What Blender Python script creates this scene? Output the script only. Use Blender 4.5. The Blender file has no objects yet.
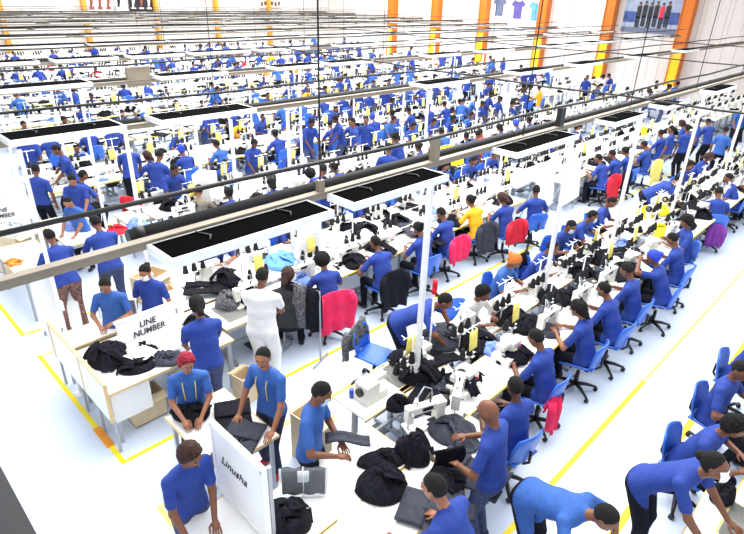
import bpy, bmesh, math, random
import numpy as np
from mathutils import Vector, Matrix
SC = bpy.context.scene
COL = SC.collection
R = math.radians

# ---------------------------------------------------------------- camera, light, exposure
cam = bpy.data.cameras.new('camera'); camo = bpy.data.objects.new('camera', cam); COL.objects.link(camo)
cam.sensor_width = 36.0; cam.sensor_fit = 'HORIZONTAL'; cam.lens = 556.12 / 744 * 36; cam.clip_end = 300; cam.clip_start = .05
AZ, PI_, RO = R(43.875), R(26.239), R(1.8074)
_fh = Vector((-math.sin(AZ), math.cos(AZ), 0)); _rt = Vector((math.cos(AZ), math.sin(AZ), 0))
_fw = _fh * math.cos(PI_) - Vector((0, 0, 1)) * math.sin(PI_); _up = _rt.cross(_fw)
_r2 = _rt * math.cos(RO) + _up * math.sin(RO); _u2 = -_rt * math.sin(RO) + _up * math.cos(RO)
m = Matrix.Identity(4)
for i in range(3):
    m[i][0] = _r2[i]; m[i][1] = _u2[i]; m[i][2] = -_fw[i]; m[i][3] = (0, 0, 4.75)[i]
camo.matrix_world = m
SC.camera = camo
W = bpy.data.worlds.new('world'); SC.world = W; W.use_nodes = True
W.node_tree.nodes['Background'].inputs[0].default_value = (.93, .965, 1, 1)
W.node_tree.nodes['Background'].inputs[1].default_value = 0.85
def area(x, y, sx, sy, power):  # large unseen overhead light, added to brighten the hall and give shading direction
    l = bpy.data.lights.new('overhead_fill_light', 'AREA'); l.shape = 'RECTANGLE'; l.size = sx; l.size_y = sy; l.energy = power; l.color = (1, .985, .96)
    o = bpy.data.objects.new('overhead_fill_light', l); o.location = (x, y, 9.5); COL.objects.link(o)
area(-7, 10, 12, 18, 3300)
area(-26, 20, 20, 26, 7600)
SC.view_settings.view_transform = 'Standard'; SC.view_settings.look = 'None'; SC.view_settings.gamma = 1
SC.view_settings.use_curve_mapping = False
SC.view_settings.exposure = 0.30

# ---------------------------------------------------------------- materials
def s2l(c): return tuple(((v / 255) / 12.92 if v / 255 <= .04045 else ((v / 255 + .055) / 1.055) ** 2.4) for v in c) + (1,)
MATS = {}
def mat(name, rgb, rough=.6, metal=0, var=.06, scale=8, bump=0, bscale=40, emit=None, spec=None, trans=0):
    if name in MATS: return MATS[name]
    M = bpy.data.materials.new(name); M.use_nodes = True; nt = M.node_tree; b = nt.nodes['Principled BSDF']
    c = s2l(rgb); b.inputs['Roughness'].default_value = rough; b.inputs['Metallic'].default_value = metal
    tc = nt.nodes.new('ShaderNodeTexCoord'); no = nt.nodes.new('ShaderNodeTexNoise'); no.inputs['Scale'].default_value = scale; no.inputs['Detail'].default_value = 4
    nt.links.new(tc.outputs['Object'], no.inputs['Vector'])
    rp = nt.nodes.new('ShaderNodeValToRGB'); rp.color_ramp.elements[0].position = .3; rp.color_ramp.elements[1].position = .7
    rp.color_ramp.elements[0].color = tuple(v * (1 - var) for v in c[:3]) + (1,)
    rp.color_ramp.elements[1].color = tuple(min(1, v * (1 + var)) for v in c[:3]) + (1,)
    nt.links.new(no.outputs['Fac'], rp.inputs['Fac']); nt.links.new(rp.outputs['Color'], b.inputs['Base Color'])
    if bump:
        n2 = nt.nodes.new('ShaderNodeTexNoise'); n2.inputs['Scale'].default_value = bscale; nt.links.new(tc.outputs['Object'], n2.inputs['Vector'])
        bp = nt.nodes.new('ShaderNodeBump'); bp.inputs['Strength'].default_value = bump; bp.inputs['Distance'].default_value = .02
        nt.links.new(n2.outputs['Fac'], bp.inputs['Height']); nt.links.new(bp.outputs['Normal'], b.inputs['Normal'])
    if emit: b.inputs['Emission Color'].default_value = s2l(emit[0]); b.inputs['Emission Strength'].default_value = emit[1]
    if spec is not None: b.inputs['Specular IOR Level'].default_value = spec
    if trans: b.inputs['Transmission Weight'].default_value = trans; b.inputs['IOR'].default_value = 1.1
    MATS[name] = M; return M
SHIRT = mat('blue_cotton', (34, 62, 146), .85, var=.12, scale=14, bump=.35, bscale=18)
SHIRT2 = mat('bright_blue_cotton', (46, 92, 168), .8, var=.12, scale=14, bump=.35, bscale=18)
PANT = mat('black_cloth', (26, 27, 36), .85, var=.2, scale=20, bump=.3, spec=.15)
JEAN = mat('blue_denim', (62, 72, 110), .85, var=.25, scale=30, bump=.3)
WCLOTH = mat('white_cotton', (240, 240, 238), .8, var=.02, bump=.3, bscale=15)
SKIN1 = mat('brown_skin', (122, 76, 52), .5, var=.08, scale=20)
SKIN2 = mat('dark_brown_skin', (92, 56, 40), .5, var=.08, scale=20)
SKIN3 = mat('light_brown_skin', (158, 104, 76), .5, var=.08, scale=20)
SHOE = mat('black_leather', (24, 22, 24), .5)
REDSHOE = mat('red_canvas', (214, 24, 44), .7)
EYEW = mat('eye_white', (230, 228, 222), .3, var=0)
EYED = mat('dark_brown_iris', (26, 16, 12), .2, var=0)
LIP = mat('lips', (110, 50, 48), .5)
HAIR = mat('black_hair', (11, 9, 10), .9, var=.4, scale=90, bump=.8, bscale=120)
HAIRB = mat('brown_hair', (62, 32, 26), .7, var=.4, scale=90, bump=.8, bscale=120)
HAIRR = mat('red_braided_hair', (168, 28, 60), .7, var=.5, scale=80, bump=1, bscale=110)
HAIRO = mat('orange_knit', (214, 120, 50), .8, var=.3, scale=60, bump=.6, bscale=90)
CAPB = mat('blue_cap_cloth', (44, 70, 196), .8, var=.1, bump=.3)
MASKM = mat('face_mask_cloth', (200, 222, 236), .7, var=.03)
PINK = mat('pink_fleece', (236, 34, 92), .8, var=.12, bump=.4, bscale=20)
RED = mat('red_fleece', (212, 24, 48), .8, var=.12, bump=.4, bscale=20)
YEL = mat('yellow_cloth', (246, 220, 30), .8, var=.1, bump=.4, bscale=20)
YSH = mat('yellow_orange_shirt', (250, 176, 22), .8, var=.1, bump=.3)
DENIM = mat('charcoal_denim', (24, 25, 33), .85, var=.35, scale=14, bump=.7, bscale=30, spec=.15)
DENIM2 = mat('grey_denim', (50, 53, 66), .85, var=.3, scale=14, bump=.6, bscale=30)
KHAKI = mat('khaki_cloth', (126, 118, 104), .85, var=.15, scale=14, bump=.4)
BLUECL = mat('light_blue_cloth', (120, 150, 220), .85, var=.2, scale=14, bump=.6, bscale=30)
PATT = mat('black_white_print', (90, 90, 96), .8, var=.95, scale=38)
TOP = mat('white_laminate', (246, 246, 244), .35, var=.015)
WOODE = mat('beech_edge', (226, 196, 140), .5, var=.08, scale=20)
YEDGE = mat('yellow_edge', (244, 214, 70), .5, var=.05)
STEEL = mat('grey_painted_steel', (176, 180, 188), .4, metal=.3, var=.04)
WSTEEL = mat('white_painted_steel', (242, 243, 244), .35, var=.02)
BLK = mat('black_plastic', (20, 20, 24), .4, var=.1)
CONE = mat('black_thread', (16, 16, 20), .7, var=.3, scale=120)
CREAM = mat('cream_machine_enamel', (238, 237, 228), .3, var=.02)
CHROME = mat('polished_steel', (200, 203, 208), .2, metal=.9, var=.02)
CHAIRB = mat('blue_chair_plastic', (52, 110, 214), .35, var=.05)
TAG = mat('yellow_paper', (252, 236, 120), .7, var=.03)
TAPE = mat('measuring_tape_yellow', (240, 220, 60), .6)
CARD = mat('cardboard', (226, 204, 168), .8, var=.08)
BEIGE = mat('tan_beam_paint', (140, 129, 113), .5, var=.1, scale=3)
DUCT = mat('dark_duct', (26, 26, 29), .5, var=.2, scale=2)
PTOP = mat('black_panel_top', (4, 4, 6), 1, var=.3, scale=5, spec=.02)
CABLE = mat('black_cable', (24, 24, 26), .5)
LED = mat('lamp_diffuser', (250, 250, 250), .4, var=0, emit=((255, 255, 252), 1.6))
ORANGE = mat('orange_column_paint', (206, 108, 8), .5, var=.05)
YCOL = mat('yellow_column_paint', (236, 196, 12), .5, var=.1)
LTEXT = mat('dark_lettering', (50, 52, 60), .6, var=0)
ACRY = mat('clear_acrylic', (240, 246, 250), .05, var=0, trans=.92)
PAPER = mat('white_paper', (250, 250, 250), .7, var=.01)

# ---------------------------------------------------------------- mesh helpers
class MB:
    def __init__(s): s.v = []; s.f = []; s.m = []; s.mats = []; s.sm = []
    def mi(s, m):
        if m not in s.mats: s.mats.append(m)
        return s.mats.index(m)
    def add(s, vs, fs, m, smooth=False):
        b = len(s.v); s.v += [tuple(v) for v in vs]; k = s.mi(m)
        for f in fs: s.f.append([b + i for i in f]); s.m.append(k); s.sm.append(smooth)
    def box(s, c, d, m, rz=0, M=None):
        x, y, z = (q / 2 for q in d); vs = []
        for sx, sy, sz in ((-1,-1,-1),(1,-1,-1),(1,1,-1),(-1,1,-1),(-1,-1,1),(1,-1,1),(1,1,1),(-1,1,1)):
            p = Vector((sx*x, sy*y, sz*z))
            if rz: p = Matrix.Rotation(rz, 3, 'Z') @ p
            if M: p = M @ p
            vs.append(p + Vector(c))
        s.add(vs, [(0,3,2,1),(4,5,6,7),(0,1,5,4),(1,2,6,5),(2,3,7,6),(3,0,4,7)], m); return s
    def tube(s, pts, rad, m, n=8, smooth=True):
        pts = [Vector(p) for p in pts]; rad = rad if isinstance(rad, (list, tuple)) else [rad] * len(pts)
        vs = []; up = None
        for i, p in enumerate(pts):
            d = (pts[min(i+1, len(pts)-1)] - pts[max(i-1, 0)]).normalized()
            if up is None:
                up = Vector((0,0,1)) if abs(d.z) < .9 else Vector((1,0,0))
            a = d.cross(up).normalized(); b2 = a.cross(d); up = b2
            for k in range(n):
                t = 2*math.pi*k/n; vs.append(p + (a*math.cos(t) + b2*math.sin(t)) * rad[i])
        fs = []
        for i in range(len(pts)-1):
            for k in range(n): fs.append((i*n+k, i*n+(k+1)%n, (i+1)*n+(k+1)%n, (i+1)*n+k))
        s.add(vs, fs, m, smooth); b = len(s.v) - len(vs); k = s.mi(m)
        s.f.append([b+i for i in range(n)][::-1]); s.m.append(k); s.sm.append(False)
        s.f.append([b+(len(pts)-1)*n+i for i in range(n)]); s.m.append(k); s.sm.append(False); return s
    def cyl(s, a, b, r0, m, r1=None, n=12): return s.tube([a, b], [r0, r0 if r1 is None else r1], m, n)
    def ell(s, c, rad, m, nu=10, nv=7, fn=None, B=None):
        vs = []; fs = []
        for j in range(nv+1):
            ph = math.pi*j/nv
            for i in range(nu):
                th = 2*math.pi*i/nu; p = Vector((math.sin(ph)*math.cos(th), math.sin(ph)*math.sin(th), math.cos(ph)))
                if fn: p = fn(p)
                p = Vector((p.x*rad[0], p.y*rad[1], p.z*rad[2]))
                if B: p = B @ p
                vs.append(p + Vector(c))
        for j in range(nv):
            for i in range(nu):
                fs.append((j*nu+i, (j+1)*nu+i, (j+1)*nu+(i+1)%nu, j*nu+(i+1)%nu))
        s.add(vs, fs, m, True); return s
    def sheet(s, fn, nu, nv, th, m):
        P = [[Vector(fn(i/nu, j/nv)) for i in range(nu+1)] for j in range(nv+1)]
        vs = []; N = (nu+1)*(nv+1)
        for sg in (1, -1):
            for j in range(nv+1):
                for i in range(nu+1):
                    du = P[j][min(i+1,nu)] - P[j][max(i-1,0)]; dv = P[min(j+1,nv)][i] - P[max(j-1,0)][i]
                    n = du.cross(dv); n = n.normalized() if n.length > 1e-9 else Vector((0,0,1))
                    vs.append(P[j][i] + n*sg*th/2)
        fs = []; w = nu+1
        for j in range(nv):
            for i in range(nu):
                a = j*w+i; fs.append((a, a+1, a+1+w, a+w)); fs.append((N+a, N+a+w, N+a+1+w, N+a+1))
        for i in range(nu): fs.append((i, N+i, N+i+1, i+1)); a = nv*w+i; fs.append((a, a+1, N+a+1, N+a))
        for j in range(nv): a = j*w; fs.append((a, a+w, N+a+w, N+a)); a += nu; fs.append((a, N+a, N+a+w, a+w))
        s.add(vs, fs, m, True); return s
    def mesh(s, name, bevel=0):
        me = bpy.data.meshes.new(name); me.from_pydata(s.v, [], s.f)
        for m in s.mats: me.materials.append(m)
        me.polygons.foreach_set('material_index', s.m); me.polygons.foreach_set('use_smooth', s.sm); me.update()
        if bevel:
            bm = bmesh.new(); bm.from_mesh(me)
            ed = [e for e in bm.edges if len(e.link_faces) == 2 and e.calc_face_angle(0) > .9]
            bmesh.ops.bevel(bm, geom=ed, offset=bevel, segments=2, affect='EDGES', profile=.6, clamp_overlap=True)
            bm.to_mesh(me); bm.free()
        return me
    def build(s, name, parent=None, bevel=0, loc=None, rz=0): return ob(name, s.mesh(name, bevel), parent, loc, rz)
    def merge(s, me, M):
        b = len(s.v); mm = [s.mi(x) for x in me.materials]
        s.v += [tuple(M @ v.co) for v in me.vertices]
        for p in me.polygons: s.f.append([b+i for i in p.vertices]); s.m.append(mm[p.material_index] if mm else 0); s.sm.append(p.use_smooth)

def ob(name, me, parent=None, loc=None, rz=0):
    o = bpy.data.objects.new(name, me); COL.objects.link(o)
    if parent: o.parent = parent; KIDS.setdefault(parent, []).append(o)
    if loc is not None: o.location = loc
    if rz: o.rotation_euler = (0, 0, rz)
    return o
KIDS = {}
def tag(o, label=None, cat=None, group=None, kind=None):
    if label: o['label'] = label
    if cat: o['category'] = cat
    if group: o['group'] = group
    if kind: o['kind'] = kind
    return o
def thing(name, loc, rz, label, cat, group=None):
    o = ob(name, None, None, loc, rz); o.empty_display_size = .1; return tag(o, label, cat, group)
def copytree(o, loc, rz, label=None, group=None):
    c = o.copy(); COL.objects.link(c); c.location = loc; c.rotation_euler = (0, 0, rz)
    if label: c['label'] = label
    if group: c['group'] = group
    for k in KIDS.get(o, []): _cp(k, c)
    return c
def _cp(o, parent):
    c = o.copy(); COL.objects.link(c); c.parent = parent; KIDS.setdefault(parent, []).append(c)
    for k in KIDS.get(o, []): _cp(k, c)
def struct(o): o['kind'] = 'structure'; return o
def T(x, y, z=0, rz=0): return Matrix.Translation((x, y, z)) @ Matrix.Rotation(rz, 4, 'Z')
ORD = ['zeroth','first','second','third','fourth','fifth','sixth','seventh','eighth','ninth','tenth','eleventh','twelfth','thirteenth','fourteenth','fifteenth','sixteenth','seventeenth','eighteenth','nineteenth']
def ordn(n):
    if n < 20: return ORD[n]
    t = ['', '', 'twenty', 'thirty', 'forty', 'fifty'][n // 10]
    return (t + '-' + ORD[n % 10]) if n % 10 else {20: 'twentieth', 30: 'thirtieth', 40: 'fortieth'}[n]

# ---------------------------------------------------------------- figures: one continuous surface per body from blended limbs
def nv(v): v = np.array(v, float); return v / (np.linalg.norm(v) + 1e-9)
class SDF:
    def __init__(s, h): s.h = h; s.p = []; s.cuts = []
    def cone(s, a, b, r0, r1, m, k=.02, B=None, sc=(1, 1, 1)): s.p.append(('c', np.array(a, float), np.array(b, float), r0, r1, m, k, B, sc))
    def ell(s, c, rad, m, B=None, k=.02): s.p.append(('e', np.array(c, float), np.array(rad, float), B, m, k))
    def run(s):
        h = s.h; lo = np.full(3, 9.); hi = np.full(3, -9.); boxes = []
        for q in s.p:
            if q[0] == 'c':
                e = max(q[3], q[4]) * max(q[8]) + 2.5*h + q[6]; a = np.minimum(q[1], q[2]) - e; b = np.maximum(q[1], q[2]) + e
            else:
                e = max(q[2]) + 2.5*h + q[5]; a = q[1] - e; b = q[1] + e
            boxes.append((a, b)); lo = np.minimum(lo, a); hi = np.maximum(hi, b)
        n = np.ceil((hi - lo) / h).astype(int) + 1
        ax = [lo[i] + h*np.arange(n[i]) for i in range(3)]
        D = np.full(n, 1., np.float32); RM = np.full(n, 1., np.float32); MI = np.zeros(n, np.int8)
        for q, (a, b) in zip(s.p, boxes):
            i0 = np.maximum(np.floor((a - lo)/h).astype(int), 0); i1 = np.minimum(np.ceil((b - lo)/h).astype(int) + 1, n)
            sl = tuple(slice(i0[i], i1[i]) for i in range(3))
            X = np.stack(np.meshgrid(*[ax[i][sl[i]] for i in range(3)], indexing='ij'), -1)
            if q[0] == 'c':
                _, A, Bp, r0, r1, m, k, B, sc = q; P = X - A; d = Bp - A
                if B is not None: P = (P @ B.T) / np.array(sc); d = (B @ d) / np.array(sc)
                dd = d @ d
                t = np.clip((P @ d) / (dd + 1e-12), 0, 1); v = np.linalg.norm(P - t[..., None]*d, axis=-1) - (r0 + (r1 - r0)*t)
            else:
                _, c, rad, B, m, k = q; P = X - c
                if B is not None: P = P @ B.T
                k0 = np.linalg.norm(P/rad, axis=-1); k1 = np.linalg.norm(P/rad**2, axis=-1) + 1e-9; v = k0*(k0 - 1)/k1
                v = np.where(k0 < 1e-6, -min(rad), v)
            v = v.astype(np.float32); Ds = D[sl]; hh = np.clip(.5 + .5*(Ds - v)/k, 0, 1); D[sl] = Ds*(1 - hh) + v*hh - k*hh*(1 - hh)
            w = v < RM[sl]; RM[sl] = np.where(w, v, RM[sl]); MI[sl] = np.where(w, m, MI[sl])
        if s.cuts:
            X = np.stack(np.meshgrid(*ax, indexing='ij'), -1)
            for c, nn, o in s.cuts: D = np.maximum(D, ((X - c) @ nn - o).astype(np.float32))
        I = D < 0
        C = sum(I[a:n[0]-1+a, b:n[1]-1+b, c:n[2]-1+c].astype(np.int8) for a in (0, 1) for b in (0, 1) for c in (0, 1))
        act = (C > 0) & (C < 8); idx = np.argwhere(act); N = len(idx)
        pos = np.zeros((N, 3)); cnt = np.zeros(N)
        for axn in range(3):
            for u in (0, 1):
                for w in (0, 1):
                    a = np.zeros(3, int); a[(axn+1) % 3] = u; a[(axn+2) % 3] = w; b = a.copy(); b[axn] = 1
                    ia = idx + a; ib = idx + b; da = D[ia[:,0], ia[:,1], ia[:,2]]; db = D[ib[:,0], ib[:,1], ib[:,2]]
                    mm = (da < 0) != (db < 0); t = np.where(mm, da/(da - db + 1e-12), 0)
                    pos[mm] += (a + t[:, None]*(b - a))[mm]; cnt[mm] += 1
        V = lo + h*(idx + pos/np.maximum(cnt, 1)[:, None])
        cid = np.full(C.shape, -1, np.int32); cid[act] = np.arange(N)
        F = []; FM = []
        for a in range(3):
            b, c = (a+1) % 3, (a+2) % 3
            I0 = np.take(I, range(n[a]-1), a); I1 = np.take(I, range(1, n[a]), a); ch = np.argwhere(I0 != I1)
            ch = ch[(ch[:, b] > 0) & (ch[:, c] > 0) & (ch[:, b] < n[b]-1) & (ch[:, c] < n[c]-1)]
            if not len(ch): continue
            def g(db, dc):
                q = ch.copy(); q[:, b] += db; q[:, c] += dc; return cid[q[:,0], q[:,1], q[:,2]]
            Q = np.stack([g(-1,-1), g(0,-1), g(0,0), g(-1,0)], 1); ins = I0[ch[:,0], ch[:,1], ch[:,2]]
            Q[~ins] = Q[~ins][:, ::-1]; e = ch.copy(); e[:, a] += (~ins).astype(int)
            F.append(Q); FM.append(MI[e[:,0], e[:,1], e[:,2]])
        return V, np.concatenate(F), np.concatenate(FM)
def to_mesh(name, V, F, FM, mats, extra=None):
    vs = V.tolist(); fs = F.tolist(); fm = FM.tolist(); sm = [True]*len(fs)
    if extra:
        b = len(vs); mm = [mats.index(x) for x in extra.mats]; vs += extra.v
        fs += [[b+i for i in f] for f in extra.f]; fm += [mm[k] for k in extra.m]; sm += [True]*len(extra.f)
    me = bpy.data.meshes.new(name); me.from_pydata(vs, [], fs)
    for m in mats: me.materials.append(m)
    me.polygons.foreach_set('material_index', fm); me.polygons.foreach_set('use_smooth', sm); me.update(); return me
def ik(a, t, l1, l2, pole):
    a = np.array(a, float); t = np.array(t, float); d = t - a; L = min(np.linalg.norm(d), .985*(l1+l2)); dn = nv(d)
    x = (L*L + l1*l1 - l2*l2)/(2*L); h = math.sqrt(max(l1*l1 - x*x, 0)); p = np.array(pole, float); p = nv(p - (p@dn)*dn)
    return a + dn*x + p*h, a + dn*L
POSES = {
 'sew':   dict(pz=.56, py=-.06, lean=17, pitch=34, hands=((-.13,.34,.80),(.14,.36,.80)), feet=((-.13,.36,.08),(.14,.30,.08))),
 'sew2':  dict(pz=.56, py=-.06, lean=24, pitch=22, yaw=16, hands=((-.20,.34,.80),(.08,.42,.80)), feet=((-.16,.30,.08),(.12,.38,.08))),
 'sit':   dict(pz=.56, py=-.06, lean=8, pitch=18, yaw=-20, hands=((-.17,.30,.80),(.20,.26,.80)), feet=((-.13,.34,.08),(.16,.22,.08))),
 'work':  dict(pz=.92, py=-.06, lean=14, pitch=36, hands=((-.14,.32,.90),(.15,.34,.90)), feet=((-.11,.0,.08),(.11,.06,.08))),
 'work2': dict(pz=.92, py=-.08, lean=24, pitch=30, yaw=15, hands=((-.26,.40,.84),(.12,.46,.84)), feet=((-.12,.02,.08),(.12,-.06,.08))),
 'stand': dict(pz=.93, py=0, lean=2, pitch=12, yaw=10, hands=((-.25,.06,.86),(.25,.08,.86)), feet=((-.11,.0,.08),(.11,.04,.08))),
 'bend':  dict(pz=.93, py=-.22, lean=58, pitch=0, hands=((-.2,.46,.80),(.22,.44,.80)), feet=((-.12,-.16,.08),(.12,-.10,.08))),
 'reach': dict(pz=.92, py=-.08, lean=30, pitch=22, yaw=10, hands=((-.16,.52,.86),(.30,.40,.84)), feet=((-.12,.0,.08),(.12,-.10,.08))),
 'hold':  dict(pz=.92, py=0, lean=6, pitch=30, yaw=0, hands=((-.10,.30,1.08),(.12,.30,1.02)), feet=((-.11,.0,.08),(.11,.05,.08))),
}
def person_parts(pose, shirt=SHIRT, pants=PANT, skin=SKIN1, shoe=SHOE, hair='short', hm=HAIR, vox=.02, slim=1.08, legw=1.06, mask=None, lanyard=False, ear=True, **over):
    q = dict(yaw=0); q.update(POSES[pose]); q.update(over)
    ln = R(q['lean']); u = np.array([0, math.sin(ln), math.cos(ln)]); r = np.array([1., 0, 0]); f = np.array([0, math.cos(ln), -math.sin(ln)])
    P = np.array([0, q['py'], q['pz']]); B = np.stack([r, f, u]); S = SDF(vox); sw = slim
    S.cone(P + u*.0, P + u*.24, .118, .100, 1, .03, B, (1.38*sw, 1, 1))
    S.cone(P + u*.24, P + u*.40, .100, .106, 1, .04, B, (1.42*sw, 1.02, 1))
    sh = [P + u*.432 + r*s*.158*sw for s in (-1, 1)]
    S.cone(sh[0]*.75 + sh[1]*.25 + u*.025, sh[0]*.25 + sh[1]*.75 + u*.025, .056, .056, 1, .06)
    S.cone(sh[0], sh[1], .052, .052, 1, .05)
    N = P + u*.50
    S.cone(N - u*.05, N + u*.0, .070, .060, 1, .02)
    bent = q['lean'] > 45
    u2 = nv(u + (np.array([0, .25, .25]) if bent else np.array([0, .12, .1])))
    S.cone(N, N + u2*.10, .046, .044, 0, .015)
    pt = R(q['pitch'] + (35 if bent else 0)); y = R(q['yaw'])
    hf = np.array([-math.sin(y)*math.cos(pt), math.cos(y)*math.cos(pt), -math.sin(pt)]); hr = np.array([math.cos(y), math.sin(y), 0]); hu = np.cross(hr, hf)
    HB = np.stack([hr, hf, hu]); H = N + u2*.12 + hu*.075 + hf*.02
    S.ell(H, (.073, .092, .098), 0, HB, .01); S.ell(H + hf*.024 - hu*.052, (.054, .062, .06), 0, HB, .02)
    if vox < .022:
        S.cone(H + hf*.09 - hu*.005, H + hf*.108 - hu*.034, .008, .014, 0, .01)
        S.cone(H + hf*.084 + hu*.022 - hr*.035, H + hf*.084 + hu*.022 + hr*.035, .009, .009, 0, .012)
        for s_ in (-1, 1): S.ell(H + hr*s_*.076 - hu*.01 - hf*.005, (.010, .020, .030), 0, HB, .005)
    X = MB(); mats = [skin, shirt, pants, shoe, EYEW, EYED, LIP]
    if vox < .022:
        Bm = Matrix([list(hr), list(hf), list(hu)]).transposed()
        for s_ in (-1, 1):
            c = H + hf*.083 + hr*s_*.031 + hu*.002
            X.ell(c, (.012, .006, .007), EYEW, 8, 6, B=Bm); X.ell(c + hf*.004, (.0065, .004, .0065), EYED, 6, 4, B=Bm)
            X.ell(H + hf*.088 + hr*s_*.032 + hu*.022, (.018, .006, .005), EYED, 8, 4, B=Bm)
        X.ell(H + hf*.083 - hu*.058, (.026, .010, .009), LIP, 8, 5, B=Bm)
    for i, s_ in enumerate((-1, 1)):
        A = sh[i] + r*s_*.012; E, Wp = ik(A, q['hands'][i], .275, .245, np.array([s_*.8, -.5, -.55]) if not bent else np.array([s_*.6, -.1, .3]))
        S.cone(A, A + (E - A)*.66, .050, .053, 1, .03); S.cone(A + (E-A)*.3, E, .043, .037, 0, .012); S.cone(E, Wp, .038, .025, 0, .012)
        fd = nv(Wp - E); hd = nv(fd + (np.array([0, .3, .35]) if Wp[2] < .95 and fd[2] < -.3 and q['hands'][i][1] > .2 else 0)); pn = np.array([0, 0, -1.]); pn = nv(pn - (pn@hd)*hd) if abs(hd[2]) < .9 else nv(np.cross(hd, np.array([0., 1, 0])))
        sd = np.cross(hd, pn); HH = np.stack([sd, hd, pn]); S.ell(Wp + hd*.05, (.040, .052, .018), 0, HH, .012)
        if vox < .03:
            inn = 1 if (sd @ r)*s_ < 0 else -1
            nf = 6 if vox < .016 else 4
            for j, L in enumerate((.070, .078, .072, .056)):
                b0 = Wp + hd*.088 + sd*inn*(.030 - j*.020) - pn*.002
                d1 = nv(hd + sd*inn*(.12 - j*.08) + pn*.15); d2 = nv(hd + pn*.7); d3 = nv(hd*.6 + pn)
                X.tube([b0 - d1*.015, b0, b0 + d1*L*.45, b0 + d1*L*.45 + d2*L*.32, b0 + d1*L*.45 + d2*L*.32 + d3*L*.25], [.0085, .009, .0085, .0078, .006], skin, nf)
            b0 = Wp + hd*.025 + sd*inn*.030; d1 = nv(hd*.7 + sd*inn*.7 + pn*.3); d2 = nv(hd + sd*inn*.1 + pn*.4)
            X.tube([b0, b0 + d1*.035, b0 + d1*.035 + d2*.03, b0 + d1*.035 + d2*.052], [.012, .0105, .0095, .007], skin, nf)
    S.ell(P - u*.05, (.158*sw, .115, .10), 2, B, .03)
    for i, s_ in enumerate((-1, 1)):
        A = P + r*s_*.085 - u*.04; Kn, An = ik(A, q['feet'][i], .43, .41, np.array([s_*.1, 1, .15]))
        S.cone(A, Kn, .092*legw, .062*legw, 2, .025); S.cone(Kn, An, .062*legw, .046*legw, 2, .02)
        fz = np.array([An[0], An[1], An[2]])
        S.cone(fz + np.array([0, -.035, -.035]), fz + np.array([s_*.03, .135, -.045]), .040, .033, 3, .01)
    V, F, FM = S.run()
    c4 = V[F].mean(1) - P; cu = c4 @ u; cf = c4 @ f; cr = np.abs(c4 @ r)
    up_ = (FM == 2) & (cu > -.055) & (cf < (.11 if q['pz'] < .7 else .3)) & (cr < .2); FM = np.where(up_, 1, FM); FM = np.where((FM == 1) & (cu < -.055), 2, FM)
    body = to_mesh('person', V, F, FM, mats, X)
    hm_ = None
    G = SDF(min(vox, .016)*1.0 if vox < .03 else .028); c = H - hf*.012 + hu*.012
    if hair != 'bald':
        rr = {'short': (.0775, .095, .101), 'wrap': (.086, .108, .116), 'afro': (.118, .122, .122), 'curly': (.100, .112, .118), 'long': (.086, .102, .108), 'bun': (.082, .100, .106), 'braid': (.090, .106, .112)}[hair]
        G.ell(c, rr, 0, HB, .01)
        if hair in ('bun', 'wrap'): G.ell(c - hf*.105 + hu*.02, (.042, .042, .042), 0, HB, .02)
        if hair == 'long':
            G.cone(c - hf*.05 - hr*.03, c - hf*.08 - hu*.1 - u*.2, .06, .045, 0, .03); G.cone(c - hf*.05 + hr*.03, c - hf*.085 - hu*.1 - u*.22, .06, .04, 0, .03)
        if hair == 'braid': G.cone(c - hf*.06, c - hf*.11 - hu*.12, .05, .04, 0, .03)
        G.cuts.append((H, nv(hf*.85 - hu*.55), {'afro': .04, 'short': .008, 'bun': .012, 'wrap': .026}.get(hair, .020)))
        if hair in ('short',): G.cuts.append((H, -hu, .05))
        V, F, FM = G.run()
        rs = np.random.RandomState(7)
        V = V + (rs.rand(*V.shape) - .5)*{'afro': .016, 'curly': .016, 'braid': .012, 'long': .012, 'wrap': .002}.get(hair, .006)
        hm_ = to_mesh('hair', V, F, FM*0, [hm])
    ms = None
    if mask:
        K = MB(); Bm = Matrix([list(hr), list(hf), list(hu)]).transposed()
        def fn(a, b):
            t = (a - .5)*2.1; z = (b - .5)*.095
            return Vector(H) + Bm @ Vector((math.sin(t)*.070, .018 + math.cos(t)*(.094 - abs(b-.45)*.03), -.048 + z))
        K.sheet(fn, 8, 5, .004, mask); ms = K.mesh('face_mask')
    ly = None
    if lanyard:
        K = MB(); m_ = TAPE if lanyard == 'tape' else PAPER
        for s_ in (-1, 1):
            K.tube([N + r*s_*.055 - f*.03 + u*.02, N + r*s_*.07 + f*.06 - u*.01, P + u*.38 + r*s_*.07 + f*.122, P + u*(.18 if lanyard == 'tape' else .24) + r*s_*(.06 if lanyard == 'tape' else .015) + f*.118], .006, m_, 5)
        if lanyard != 'tape': K.box(tuple(P + u*.21 + f*.125), (.06, .008, .09), PAPER)
        ly = K.mesh('measuring_tape' if lanyard == 'tape' else 'lanyard')
    return dict(body=body, hair=hm_, mask=ms, lan=ly, head=H, hair_kind=hair)
def link_person(pp, loc, rz, label, group=None, s=1.):
    o = tag(ob('person', pp['body'], None, loc, rz), label, 'person', group); o.scale = (s, s, s)
    if pp['hair']: ob({'wrap': 'head_wrap'}.get(pp['hair_kind'], 'hair'), pp['hair'], o)
    if pp['mask']: ob('face_mask', pp['mask'], o)
    if pp['lan']: ob('measuring_tape' if 'tape' in pp['lan'].name else 'lanyard', pp['lan'], o)
    return o
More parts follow.
